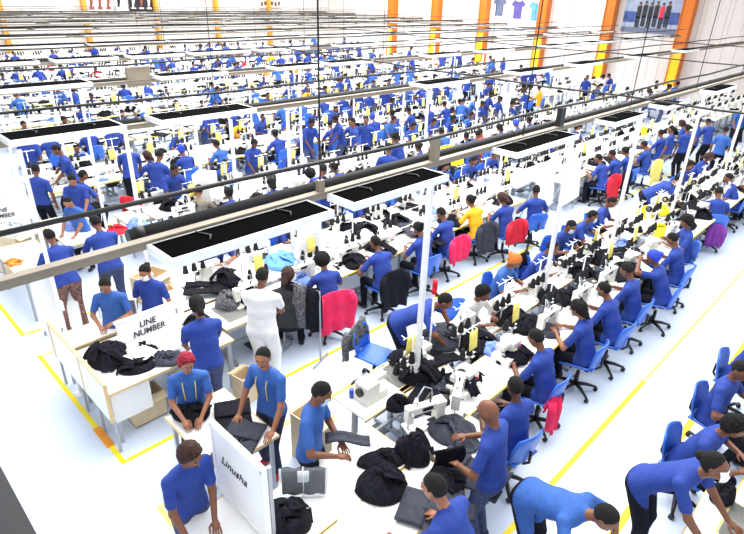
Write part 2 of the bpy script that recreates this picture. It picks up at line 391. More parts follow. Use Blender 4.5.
# ---------------------------------------------------------------- the hall
PITCH = 3.48
def XC(k): return -3.05 - PITCH*k
LINE = lambda k: ORD[k+1]           # line words: "first" is the sewing line nearest the camera
FLOORM = mat('white_epoxy_floor', (208, 221, 241), .38, var=.05, scale=.5)
WALLM = mat('pale_wall_cladding', (214, 206, 200), .6, var=.02, scale=.6)
struct(MB().box((-17, 16, -.1), (52, 42, .2), FLOORM).build('floor'))
def wall(name, a, b, z):
    K = MB(); L = (Vector(b) - Vector(a)).length; d = (Vector(b) - Vector(a)).normalized(); n = int(L/.6)
    K.box(((a[0]+b[0])/2, (a[1]+b[1])/2, z/2), (L if abs(d.x) > .5 else .12, L if abs(d.y) > .5 else .12, z), WALLM)
    for i in range(1, n):
        p = Vector(a) + d*i*.6; q = Vector((d.y, -d.x, 0))*.065
        K.box((p.x+q.x, p.y+q.y, z/2), (.03, .03, z), WALLM)
    return struct(K.build(name))
wall('wall_back', (-40, 35.1, 0), (9, 35.1, 0), 8.5)
wall('wall_left', (-40.1, -2, 0), (-40.1, 35, 0), 8.5)
for x in (-10.8, -14.95, -19.2, -23.6, -27.75, -32.05, -6.5, -2.3):
    K = MB(); K.box((x, 34.75, 1.25), (.5, .45, 2.5), YCOL); K.box((x, 34.75, 5.5), (.5, .45, 6), ORANGE)
    for s in (-1, 1): K.box((x+s*.27, 34.75, 4.2), (.04, .56, 8.4), ORANGE)
    struct(K.build('column'))
for y in (10, 14.65, 19.35, 24.0, 28.7):
    K = MB(); K.box((-39.8, y, 4.2), (.35, .16, 8.4), mat('amber_column_paint', (222, 160, 60), .5))
    for s in (-1, 1): K.box((-39.8, y+s*.095, 4.2), (.40, .03, 8.4), MATS['amber_column_paint'])
    struct(K.build('column'))
# dark handrail of the gallery the hall is seen from
tag(MB().box((-2.3, .075, 3.3), (3.0, .09, .10), mat('dark_navy_beam', (12, 14, 22), .5)).box((-2.3, .075, 3.36), (3.0, .10, .02), MATS['dark_navy_beam']).build('gallery_rail'), 'dark navy rail crossing the bottom left corner above the floor', 'rail')

# yellow floor lines
YL = mat('yellow_floor_paint', (248, 220, 20), .5, var=.08, scale=3)
YLF = mat('worn_yellow_floor_paint', (250, 232, 120), .5, var=.12, scale=3)
OL = mat('orange_floor_tape', (240, 150, 30), .5, var=.1)
def line(n, a, b, w, m):
    x0, y0 = a; x1, y1 = b
    struct(MB().box(((x0+x1)/2, (y0+y1)/2, .003), (abs(x1-x0)+w, abs(y1-y0)+w, .006), m).build(n))
struct_names = []
for k in range(-1, 11):
    xr = -1.6 - PITCH*k; xl = xr - 2.74
    if k == -1: line('floor_line', (xl, 2.0), (xl, 31), .075, YL); continue
    y0 = 1.41
    if k == 0:
        line('floor_line', (xr, 2.6), (xr, 7.2), .06, YL); line('floor_line', (xr, 7.3), (xr, 31), .05, YLF)
        line('floor_line', (xl+.1, y0), (xl+.9, y0), .05, YLF); line('floor_line', (xl+.1, y0+.06), (xl+.1, 2.0), .05, YLF); line('floor_line', (xl, 2.6), (xl, 31), .05, YLF)
    else:
        line('floor_line', (xl, y0), (xr, y0), .055, YL); line('floor_line', (xr, y0+.06), (xr, 31), .05, YL if k < 3 else YLF); line('floor_line', (xl, y0+.06), (xl, 31), .05, YLF)
struct(MB().box((-5.62, 1.41, .005), (.42, .085, .008), OL).build('floor_line'))

# posters and banners on the walls
def suit_poster():
    K = MB(); X0, X1, Z0, Z1, Y = -14.3, -11.2, 3.15, 5.2, 34.98
    g = mat('poster_grey_blue', (150, 160, 182), .6, var=.15, scale=3); nb = mat('poster_blue', (54, 78, 140), .6, var=.4, scale=3); dk = mat('poster_black', (22, 22, 28), .6)
    K.box(((X0+X1)/2, Y, (Z0+Z1)/2), (X1-X0, .04, Z1-Z0), g)
    K.box((X0+.45, Y-.03, 3.95), (.8, .02, .55), nb); K.box((X1-.45, Y-.03, 3.95), (.9, .02, .6), nb)
    K.box(((X0+X1)/2, Y-.03, 3.3), (X1-X0, .02, .25), mat('poster_floor_grey', (96, 104, 126), .6))
    for i in range(6):
        x = X0+.85+i*.31; c = mat('poster_red', (206, 34, 62), .6) if i == 4 else dk; z = 3.45 + (i % 2)*.06
        K.box((x, Y-.04, z+.75), (.24, .02, .62), c); K.box((x-.06, Y-.04, z+.25), (.09, .02, .55), dk); K.box((x+.06, Y-.04, z+.25), (.09, .02, .55), dk)
        K.ell((x, Y-.04, z+1.16), (.07, .02, .09), mat('poster_skin', (140, 96, 76), .6), 10, 6); K.ell((x, Y-.045, z+1.22), (.075, .02, .05), dk, 10, 6)
    return K
tag(suit_poster().build('poster'), 'wide wall poster of six people standing in dark clothes, one in red', 'poster')
K = MB(); K.box((-21.2, 34.98, 4.0), (4.2, .03, 1.9), PAPER)
def tee(K, x, y, z, c, s=1, ax='x'):
    pts = [(-.28,.5),(-.5,.3),(-.42,.12),(-.3,.2),(-.3,-.5),(.3,-.5),(.3,.2),(.42,.12),(.5,.3),(.28,.5),(.1,.42),(-.1,.42)]
    vs = [(x+px*s, y, z+pz*s*1.1) for px, pz in pts] + [(x+px*s, y-.02, z+pz*s*1.1) for px, pz in pts]; n = len(pts)
    K.add(vs, [list(range(n, 2*n)), list(range(n))[::-1]] + [(i, (i+1) % n, n+(i+1) % n, n+i) for i in range(n)], c)
tee(K, -22.6, 34.94, 4.15, mat('banner_grey', (88, 96, 124), .6, var=.2, scale=4)); tee(K, -21.2, 34.94, 4.05, mat('banner_purple', (84, 74, 142), .6, var=.2, scale=4)); tee(K, -19.9, 34.94, 4.0, mat('banner_blue', (84, 150, 216), .6, var=.2, scale=4))
tag(K.build('banner'), 'white wall banner with grey, purple and light blue shirts', 'banner')
tag(MB().box((-19.15, 34.95, 4.2), (.1, .03, 1.8), mat('banner_crimson', (176, 40, 70), .6, var=.5, scale=10)).build('wall_strip'), 'narrow crimson strip beside an orange column on the back wall', 'sign')
def leg_banner(y0, y1, cols, bg, lab, n):
    K = MB(); K.box((-39.93, (y0+y1)/2, 3.85), (.04, y1-y0, 1.3), bg)
    for i in range(n):
        y = y0+(y1-y0)*(i+.5)/n; K.tube([(-39.88, y, 4.5), (-39.88, y+.04, 3.8), (-39.88, y-.03, 3.45)], [.12, .10, .06], cols[i % len(cols)], 8)
        K.box((-39.88, y, 3.38), (.06, .3, .12), cols[-1])
    tag(K.build('banner'), lab, 'banner')
psk = mat('poster_leg_brown', (150, 84, 66), .6); pw = mat('poster_white', (238, 236, 234), .6); pk = MATS['poster_black']
leg_banner(14.9, 16.5, [psk, psk], pw, 'white wall banner showing brown legs in dark shorts', 3)
leg_banner(16.7, 17.5, [pk, pw], pw, 'white wall banner with black and white shoe legs', 2)
leg_banner(17.6, 19.2, [pw, psk, pw], pk, 'black wall banner with pale legs and one brown leg', 3)
K = MB(); K.box((-39.93, 29, 3.72), (.03, 2.2, .55), mat('small_sign_cream', (236, 224, 206), .6))
for i in range(6): K.box((-39.9, 28.15+i*.33, 3.72 + .05*(i % 2)), (.03, .2, .28), mat('small_sign_brown', (104, 66, 56), .6, var=.6, scale=12))
tag(K.build('wall_sign'), 'small cream wall sign with brown lettering-like marks', 'sign')

# overhead rails, luminaires, posts, hangers
def post(x, y, label, w=.05):
    K = MB(); K.box((x, y, 1.6), (w, w, 3.16), WSTEEL); K.box((x, y, .01), (.14, .14, .02), WSTEEL); K.box((x, y+.03, 1.3), (.07, .03, .11), WSTEEL)
    tag(K.build('support_post'), label, 'post', 'white posts under the overhead rails')
PANELS = {0: [(1.4,2.8),(3.02,4.3),(5.55,7.05),(8.2,9.35),(10.3,11.1),(13,14.4),(16.5,18)], 1: [(1.45,2.68),(3.1,4.5),(8.2,9.5),(11.4,12.8),(14.2,15.5),(18,19.4),(22,23.5)]}
for k in range(-0, 11):
    x = XC(k) - .45; lk = LINE(k); y1 = 33.5
    K = MB(); K.box((x, (0.3+y1)/2, 3.17), (.05, y1-.3, .055), BEIGE); K.box((x, (0.3+y1)/2, 3.203), (.075, y1-.3, .010), BEIGE)
    tag(K.build('overhead_beam'), f'tan overhead beam running above the {lk} sewing line', 'beam', 'overhead beams above the sewing lines')
    K = MB(); ys = 1.35 if k == 0 else .3; K.tube([(x-.13, ys, 3.2), (x-.13, y1, 3.2)], .05 if k < 3 else .075, DUCT, 10)
    for j in range(int(y1/1.6)): K.tube([(x-.13, 1.4+j*1.6, 3.2), (x-.13, 1.46+j*1.6, 3.2)], .057, DUCT, 10)
    tag(K.build('cable_duct'), f'round black duct beside the tan beam above the {lk} sewing line', 'duct', 'black ducts along the overhead beams')
    tag(MB().tube([(x+.13, .2, 3.52)] + [(x+.13, y, 3.52 - (.03 if i % 2 else 0)) for i, y in enumerate(np.arange(2, y1, 2.2))] + [(x+.13, y1, 3.52)], .017, CABLE, 6).build('overhead_cable'), f'thin black cable strung above the {lk} sewing line', 'cable', 'black cables above the beams')
    rs = random.Random(k*7+3)
    PL = PANELS.get(k)
    if not PL:
        PL = []; y = rs.uniform(1.2, 2.5)
        while y < 31: PL.append((y, y+rs.uniform(1.2, 1.9)*(1 if k < 4 else 1.7))); y = PL[-1][1] + rs.choice([.25, .3, 1.2, 2.2] if k < 4 else [.2, .5])
    for n, (a, b) in enumerate(PL):
        wd = .32 if k == 0 else .44; pl = thing('ceiling_light', (x+.20 if k == 0 else x+.12, (a+b)/2, 3.15 if k == 0 else 3.245), 0, f'black-topped white-edged strip light above the {lk} sewing line, {ordn(n+1)} from near end', 'light', 'black topped lights beside the overhead beams')
        L = b-a
        K = MB(); K.box((0,0,.025), (wd-.03, L-.06, .02), PTOP)
        for q in range(2): K.tube([(-.13, -L*.25+q*L*.5, .04), (0, -L*.22+q*L*.5, .045), (.06, -L*.25+q*L*.5, .04)], .009, DUCT, 5)
        K.build('top_cover', pl)
        K = MB(); w = .035 if k < 4 else .02; hz = .065 if k < 4 else .04
        for s in (-1, 1): K.box((s*(wd/2-.005), 0, 0), (w, L, hz), WSTEEL); K.box((0, s*(L/2-w/2-.001), 0), (wd+.025-2*w-.001, w, hz-.002), WSTEEL)
        if k > 4: K.mats = [mat('dark_grey_rim', (92, 90, 88), .7)]
        K.build('frame', pl); MB().box((0, 0, -.028), (wd-.03, L-.1, .01), LED).build('diffuser', pl)
    for n, y in enumerate([2.97+ (k%3)*1.1 + j*(3.3 if k < 4 else 6.6) for j in range(9 if k < 4 else 4)]):
        if y < 33: tag(MB().tube([(x, y, 3.2), (x, y, 8.4)], .005 if k else .008, CABLE, 5).build('hanger_wire'), f'thin black hanger wire above the {lk} sewing line, {ordn(n+1)} from near end', 'wire', 'hanger wires of the overhead beams')
    tag(MB().box((x, 2.97+(k % 3)*1.1+.0, 3.25), (.05, .06, .12), BEIGE).build('beam_bracket'), f'small tan bracket on the beam above the {lk} sewing line', 'bracket')
tag(MB().box((-10.5, 4.6, 3.26), (.10, .42, .34), BEIGE).build('switch_box'), 'tan box fixed on the beam above the third sewing line', 'box')
tag(MB().box((-3.5, 4.52, 3.34), (.07, .09, .26), BEIGE).build('beam_clamp'), 'tan clamp standing on the nearest overhead beam', 'bracket')
tag(MB().box((-3.5, 7.2, 3.32), (.07, .12, .26), DUCT).build('beam_clamp'), 'dark clamp standing on the nearest overhead beam, behind the tan one', 'bracket')
PO = {0: [4.1, 7.0, 9.3, 12.4, 16, 21], 1: [1.52, 2.64, 4.05, 5.0, 8.2, 11, 14.2, 19], 2: [2.2, 3.4, 5.4, 8, 11.5, 15, 20], 3: [4, 6, 9, 13, 17, 22], 4: [5.5, 9, 13, 18, 23], 5: [7, 11, 16, 22]}
for k, ys in PO.items():
    for n, y in enumerate(ys): post(XC(k)-(.14 if k == 0 else .07), y, f'white post under the {LINE(k)} overhead beam, {ordn(n+1)} from the near end', .05 if k == 0 else .038)
for n, (y, xs) in enumerate(((10.0, (-14, .5)), (18.2, (-26, .5)), (26.5, (-38, .5)))):
    tag(MB().tube([(xs[0], y, 3.34)] + [(xs[0]+(xs[1]-xs[0])*t, y + .05*math.sin(t*9), 3.30 - .03*(i % 2)) for i, t in enumerate(np.linspace(.1, .9, 9))] + [(xs[1], y, 3.34)], .018, CABLE, 6).build('cross_cable'), f'black cable crossing the sewing lines overhead, {ordn(n+1)} from the camera', 'cable')

# ---------------------------------------------------------------- furniture builders
def legs_frame(p, w, d, z, mat_=STEEL, name='leg'):
    for sx in (-1, 1):
        for sy in (-1, 1): MB().box((sx*(w/2-.05), sy*(d/2-.05), (z-.03)/2), (.035, .035, z-.03), mat_).build(name, p)
def table(x, y, w, d, label, z=.75, rz=0, edge=WOODE, legs=STEEL, group=None, shelf=None):
    t = thing('work_table', (x, y, 0), rz, label, 'table', group)
    K = MB(); K.box((0, 0, z-.012), (w, d, .024), TOP); tp = K.build('table_top', t, bevel=.003)
    K = MB()
    for s in (-1, 1): K.box((s*(w/2+.006), 0, z-.013), (.012, d+.024, .028), edge); K.box((0, s*(d/2+.006), z-.013), (w, .012, .028), edge)
    K.build('edge_band', tp)
    legs_frame(t, w, d, z, legs)
    K = MB()
    for s in (-1, 1): K.box((0, s*(d/2-.05), z-.07), (w-.12, .025, .05), legs); K.box((s*(w/2-.05), 0, z-.07), (.025, d-.12, .05), legs)
    K.build('apron', t)
    if shelf: MB().box((0, 0, .22), (w-.1, d-.1, .02), shelf).build('shelf', t)
    return t
def machine_mb(detail=True):
    K = MB(); K.box((0, .0, .015), (.46, .18, .03), CREAM)
    K.box((.16, 0, .14), (.10, .11, .24), CREAM); K.box((-.01, 0, .245), (.40, .085, .085), CREAM); K.box((-.19, 0, .20), (.075, .095, .19), CREAM)
    K.box((.16, 0, .265), (.12, .12, .06), CREAM); me = K.mesh('m', bevel=.012)
    return me
def machine_parts(M, p=None):
    K = MB(); K.merge(MACH, Matrix.Identity(4))
    return K
MACH = machine_mb()
def head_extras():
    a = MB(); a.tube([(.215, 0, .245), (.255, 0, .245)], [.062, .062], BLK, 14); a.tube([(.255, 0, .245), (.268, 0, .245)], [.035, .03], CHROME, 10)
    b = MB(); b.cyl((-.19, 0, .11), (-.19, 0, .04), .006, CHROME); b.box((-.19, -.01, .034), (.03, .045, .008), CHROME); b.cyl((-.19, .02, .16), (-.19, .02, .045), .005, CHROME)
    c = MB(); c.tube([(-.19, -.05, .25), (-.19, -.075, .25)], [.02, .016], CHROME, 8); c.tube([(-.10, 0, .29), (-.10, 0, .33)], .008, CHROME, 6); c.tube([(.05, 0, .29), (.05, 0, .33)], .012, BLK, 6)
    d = MB(); d.box((.0, -.046, .25), (.12, .004, .04), BLK)
    return a, b, c, d
def stand_mb():
    K = MB(); K.cyl((0, 0, .75), (0, 0, 1.42), .010, WSTEEL, n=6); K.box((0, 0, .765), (.08, .06, .02), WSTEEL)
    K.box((0, 0, 1.02), (.36, .03, .012), WSTEEL); K.box((0, -.0, 1.02), (.05, .12, .012), WSTEEL)
    K.tube([(-.17, 0, 1.40), (.17, 0, 1.40)], .007, WSTEEL, 5)
    for s in (-.13, 0, .13): K.tube([(s, 0, 1.40), (s, -.06, 1.41)], .006, WSTEEL, 5)
    return K
def cone_mb(m=CONE, n=10):
    K = MB(); K.tube([(0, 0, 0), (0, 0, .012), (0, 0, .02), (0, 0, .13), (0, 0, .145)], [.042, .042, .040, .024, .012], m, n); return K
def stable_parts(t):
    K = MB(); K.box((0, 0, .738), (.98, .5, .024), TOP); K.build('table_top', t, bevel=.003)
    K = MB()
    for s in (-1, 1): K.box((0, s*.256, .737), (1.0, .012, .028), YEDGE if s < 0 else WOODE)
    K.build('edge_band', t)
    for s in (-1, 1):
        K = MB(); K.box((s*.42, .02, .38), (.05, .05, .70), STEEL); K.box((s*.42, 0, .04), (.05, .46, .04), STEEL); K.box((s*.42, 0, .70), (.04, .42, .04), STEEL)
        for q in (-1, 1): K.cyl((s*.42, q*.21, 0), (s*.42, q*.21, .025), .025, BLK, n=8)
        K.build('leg', t)
    MB().box((0, .03, .20), (.80, .035, .035), STEEL).build('crossbar', t)
    MB().box((.02, -.04, .09), (.26, .20, .015), BLK).build('pedal', t)
    K = MB(); K.box((.12, .05, .62), (.20, .18, .16), BLK); K.tube([(.02, .05, .62), (-.0, .05, .62)], .06, STEEL, 10); K.build('motor', t, bevel=.01)
def chair_root(loc=(0,0,0), rz=0, label='x', group=None):
    t = thing('office_chair', loc, rz, label, 'chair', group)
    def seatf(a, b):
        x = (a-.5)*.43; y = (b-.5)*.42; return (x*(1-.12*(1-b)), y, .455 + .05*abs(a-.5)**2*4*.5 + (.02*(1-b) if b < .5 else 0) - (.02 if b > .8 else 0))
    MB().sheet(seatf, 8, 8, .022, CHAIRB).build('seat', t)
    def backf(a, b):
        x = (a-.5)*(.40 + .06*b)*(1 - .45*max(0, b-.72)**1.0*2.2); z = .50 + b*.36; return (x, -.215 - .06*b + .055*(abs(a-.5)*2)**2, z - (.03*(abs(a-.5)*2)**2*b))
    MB().sheet(backf, 10, 8, .018, CHAIRB).build('backrest', t)
    K = MB(); K.tube([(0, -.02, .43), (0, -.20, .43), (0, -.262, .50), (0, -.26, .64)], .016, BLK, 6); K.build('back_bracket', t)
    K = MB(); K.cyl((0, 0, .10), (0, 0, .30), .026, BLK, n=10); K.cyl((0, 0, .30), (0, 0, .44), .016, CHROME, n=8); K.box((0, 0, .435), (.18, .16, .02), BLK); K.build('gas_lift', t)
    K = MB()
    for i in range(5):
        a = i*2*math.pi/5 + .3; K.tube([(0, 0, .11), (.14*math.cos(a), .14*math.sin(a), .10), (.28*math.cos(a), .28*math.sin(a), .065)], [.028, .024, .016], BLK, 6)
    bs = K.build('star_base', t)
    for i in range(5):
        a = i*2*math.pi/5 + .3; K = MB(); K.tube([(.28*math.cos(a)-.02, .28*math.sin(a), .028), (.28*math.cos(a)+.02, .28*math.sin(a), .028)], .028, BLK, 8); K.build('caster', bs)
    return t
def flatten(root_objs):
    K = MB()
    for o in root_objs: K.merge(o.data, o.matrix_basis if o.parent is None else Matrix.Identity(4))
    return K
def all_kids(o):
    r = []
    for k in KIDS.get(o, []): r.append(k); r += all_kids(k)
    return r
# cloth things
def noise3(p, sd, fr=1.):
    r = random.Random(sd); v = 0
    for i in range(5):
        a = r.uniform(0, 6.28); w = (1.6**i)*fr; v += math.sin(w*(p[0]*math.cos(a) + p[1]*math.sin(a)) + r.uniform(0, 6))/(1.35**i)
    return v/2.6
def garment(sd, sx, sy, h, m, flat=False, strips=True):
    K = MB()
    def fn(p):
        n = noise3((p.x*3+p.z, p.y*3-p.z), sd); e = 1 + .22*noise3((math.atan2(p.y, p.x)*1.1, p.z), sd+5)
        q = abs(p.z)
        rid = abs(noise3((p.x*6, p.y*6), sd+9, 1.5))**.7
        z = max(p.z, -.02)
        z = (min(z*1.6, 1) if flat else z**.8 if z > 0 else z) * (1 - .45*rid + .2*n) if z > 0 else 0
        return Vector((p.x*e, p.y*e, z))
    K.ell((0, 0, .003), (sx/2, sy/2, h), m, 36, 20, fn=fn)
    if sx > .22 and strips:
        r = random.Random(sd*3+1)
        for j in range(4):
            a = r.uniform(0, 6.28); L = r.uniform(.6, 1.0)*sx*.62; wd = r.uniform(.22, .36)*sx; ox, oy = r.uniform(-.1, .1)*sx, r.uniform(-.1, .1)*sy; hh = (.5 if flat else .95)*h
            def f(u, v, a=a, L=L, wd=wd, ox=ox, oy=oy, hh=hh, j=j):
                t = v*L; w_ = (u-.5)*wd*(1 + .25*math.sin(v*5+j)); c, s = math.cos(a + .3*v), math.sin(a + .3*v)
                z = hh*(1 - min(1, (t/(sx*.5)))**2.2)*.98 + .016 + .016*math.sin(u*11+j*2+v*4)*(1-.3*v) + .010*noise3((u*6, v*8), sd+j)
                return (ox + c*t - s*w_, oy + s*t + c*w_, max(z, .010 + .006*math.sin(u*9+v*3)**2))
            K.sheet(f, 10, 14, .010, m)
    return K
def jeans(sd, m):
    K = MB(); r = random.Random(sd); a = r.uniform(-.25, .25)
    def leg(s):
        def f(u, v):
            x = (u-.5)*.17 + s*.095*(1 - .1*v) + a*v*v*.2 + s*v*v*.04; y = -v*.62
            return (x, y, .022 + .012*noise3((u*3, v*9), sd+s) + .008*math.sin(v*13+s))
        return f
    K.sheet(leg(-1), 6, 18, .022, m); K.sheet(leg(1), 6, 18, .022, m)
    K.sheet(lambda u, v: ((u-.5)*.37, .02 - v*.24, .038 + .01*noise3((u*4, v*4), sd+3)), 10, 8, .016, m); return K
def jacket(m, sd=0, long=False, w=.46):
    K = MB(); L = .62 if long else .46
    def f(a, b):
        x = (a-.5)*w*(1 + .10*math.sin(b*6)); s = b*2-1; q = abs(s)
        wv = .022*math.sin(a*16 + sd) * q
        y = s*.035 + (math.copysign(.035*q, s)) + wv; z = .90 - (abs(s)**1.6)*(L if s < 0 else L*.45) - .06*(abs(a-.5)*2)**3
        return (x, -.27 + y, z)
    K.sheet(f, 18, 18, .014, m)
    for s in (-1, 1): K.tube([(s*w*.46, -.29, .84), (s*w*.54, -.31, .70), (s*w*.52, -.31, .55), (s*w*.5, -.30, .44)], [.05, .055, .05, .038], m, 8)
    return K
def carton(name, x, y, z, d, rz, label, m=CARD, open_=True):
    t = thing(name, (x, y, z), rz, label, 'box'); w, l, h = d; K = MB()
    K.box((0, 0, .006), (w, l, .012), m)
    for s in (-1, 1): K.box((s*(w/2-.006), 0, h/2), (.012, l, h), m); K.box((0, s*(l/2-.006), h/2), (w-.024, .012, h), m)
    K.build('carton_body', t)
    for s in (-1, 1):
        f = ob('flap', MB().box((s*(w/2+.05), 0, h-.015), (.11, l, .008), m, M=Matrix.Rotation(s*.45, 3, 'Y')).mesh('flap'), t)
    return t
# ---------------------------------------------------------------- sewing stations along every line
OFF = lambda k: .85 if k == 0 else 1.05
SP = .93
rnd = random.Random(11)
def far_white(k, y): return k >= 1 and y > (18 if k < 4 else 22)
stations = []
Y0 = {-1: 4.9, 0: 4.35, 1: 3.75, 2: 4.6, 3: 3.6, 4: 4.4}
for k in range(-1, 11):
    y = Y0.get(k, .95*k); n = {-1: 1, 1: 1}
    while y < 32.3:
        for s in (1, -1):
            if k == -1 and (s == 1 or y > 10): continue
            if k == 1 and s == 1 and 10.6 < y < 12.9: continue
            rr = rnd.random()
            if far_white(k, y) and rr < .45: continue
            stations.append(dict(k=k, s=s, y=y + rnd.uniform(-.03, .03), r=rnd.random()))
        y += SP
for q in stations:
    q['x'] = XC(q['k']) + q['s']*(OFF(q['k']) - .48); q['d'] = math.hypot(q['x'], q['y'])
    if q['k'] == -1: q['x'] = .14; q['d'] = 4
stations.sort(key=lambda q: q['d'])
cnt = {}
for q in sorted(stations, key=lambda q: q['y']):
    c = (q['k'], q['s']); cnt[c] = cnt.get(c, 0) + 1; q['n'] = cnt[c]
def where(q):
    return f"{'near' if q['s'] > 0 else 'far'} side of {LINE(q['k']) if q['k'] >= 0 else 'rightmost'} sewing line, {ordn(q['n'])} from front end"
# prototypes
def kill(o):
    for c in KIDS.get(o, []): kill(c)
    bpy.data.objects.remove(o)
pt_table = thing('sewing_table', (0, 0, 0), 0, 'x', 'table', 'sewing tables in rows'); stable_parts(pt_table)
def mk_machine(kind):
    t = thing('sewing_machine', (0, 0, 0), 0, 'x', 'sewing machine', 'sewing machines in rows')
    if kind == 0:
        ob('machine_head', MACH, t); a, b, c, d = head_extras()
        a.build('handwheel', t)
        K = MB(); K.tube([(.10, .05, .29), (.12, .10, .36), (.02, .09, .42), (-.10, .02, .36)], .008, STEEL, 6); K.tube([(-.10, .02, .37), (-.13, -.01, .32)], [.014, .032], WSTEEL, 10); K.build('work_lamp', t)
        K = MB(); K.tube([(.22, .12, .01), (.16, .16, .03), (.02, .13, .015), (-.08, .17, .012)], .012, BLK, 6); K.build('power_lead', t); b.build('needle_bar', t); c.build('tension_dial', t); d.build('name_plate', t)
    else:
        K = MB(); K.box((0, 0, .05), (.34, .26, .10), CREAM); K.box((.08, .03, .17), (.20, .20, .16), CREAM); K.box((-.05, .02, .23), (.26, .12, .07), CREAM); K.build('machine_head', t, bevel=.014)
        K = MB(); K.tube([(.18, .03, .16), (.215, .03, .16)], .05, BLK, 12); K.build('handwheel', t)
        K = MB()
        for i in range(4): K.tube([(-.02+i*.045, -.075, .17), (-.02+i*.045, -.10, .17)], .014, (CHROME, TAG, CHAIRB, RED)[i], 8)
        K.build('tension_dial', t); MB().cyl((-.12, -.02, .20), (-.12, -.02, .10), .006, CHROME).box((-.12, -.03, .10), (.04, .06, .006), CHROME).build('needle_bar', t)
        K = MB(); K.tube([(-.15, .05, .24), (-.15, .05, .36), (.12, .05, .36), (.12, .05, .26)], .006, CHROME, 5); K.build('thread_guide', t)
    return t
pt_m = [mk_machine(0), mk_machine(1)]
pt_stand = thing('thread_stand', (0, 0, 0), 0, 'x', 'thread stand', 'thread stands in rows'); stand_mb().build('stand_frame', pt_stand)
pt_stand2 = thing('thread_stand', (0, 0, 0), 0, 'x', 'thread stand', 'thread stands in rows'); stand_mb().build('stand_frame', pt_stand2)
ob('paper_tag', MB().sheet(lambda a, b: ((a-.5)*.15, -.04+.02*b, 1.12+b*.24), 3, 3, .004, TAG).mesh('paper_tag'), pt_stand2)
pt_chair = chair_root()
CONEME = cone_mb().mesh('thread_cone'); CONEW = cone_mb(PAPER).mesh('thread_cone')
fl = {n: flatten(all_kids(o)).mesh(n) for n, o in (('sewing_table', pt_table), ('sewing_machine', pt_m[0]), ('overlock', pt_m[1]), ('thread_stand', pt_stand), ('tagged', pt_stand2), ('office_chair', pt_chair))}
GAR = [garment(s, .50, .38, .15, DENIM) for s in (1, 2, 3)] + [garment(4, .42, .34, .07, DENIM2, True), garment(5, .5, .3, .2, DENIM), jeans(1, DENIM), jeans(2, DENIM2), garment(6, .36, .3, .12, mat('white_cloth_scraps', (230, 232, 240), .8, var=.06, bump=.5, bscale=20)), garment(7, .34, .28, .10, BLUECL)]
GARM = [g.mesh('garment') for g in GAR]
LG = [MB(), MB(), MB(), MB(), MB()]     # leftovers beyond three hundred of a kind
DM = [LG[i] for i in range(5)]
box_t = MB(); box_t.box((0, 0, .735), (.96, .5, .03), TOP)
for s in (-1, 1): box_t.box((s*.42, 0, .36), (.05, .05, .72), STEEL)
box_t = box_t.mesh('lt'); cone_l = cone_mb(CONE, 5).mesh('lc')
gar_l = MB(); gar_l.ell((0, 0, 0), (.24, .17, .11), DENIM, 8, 6, fn=lambda p: Vector((p.x*(1+.2*math.sin(p.y*4)), p.y, max(p.z, 0)*(1-.3*abs(math.sin(p.x*5)))))); gar_l = gar_l.mesh('lg')
NI = 295; nc = 0; ng = 0
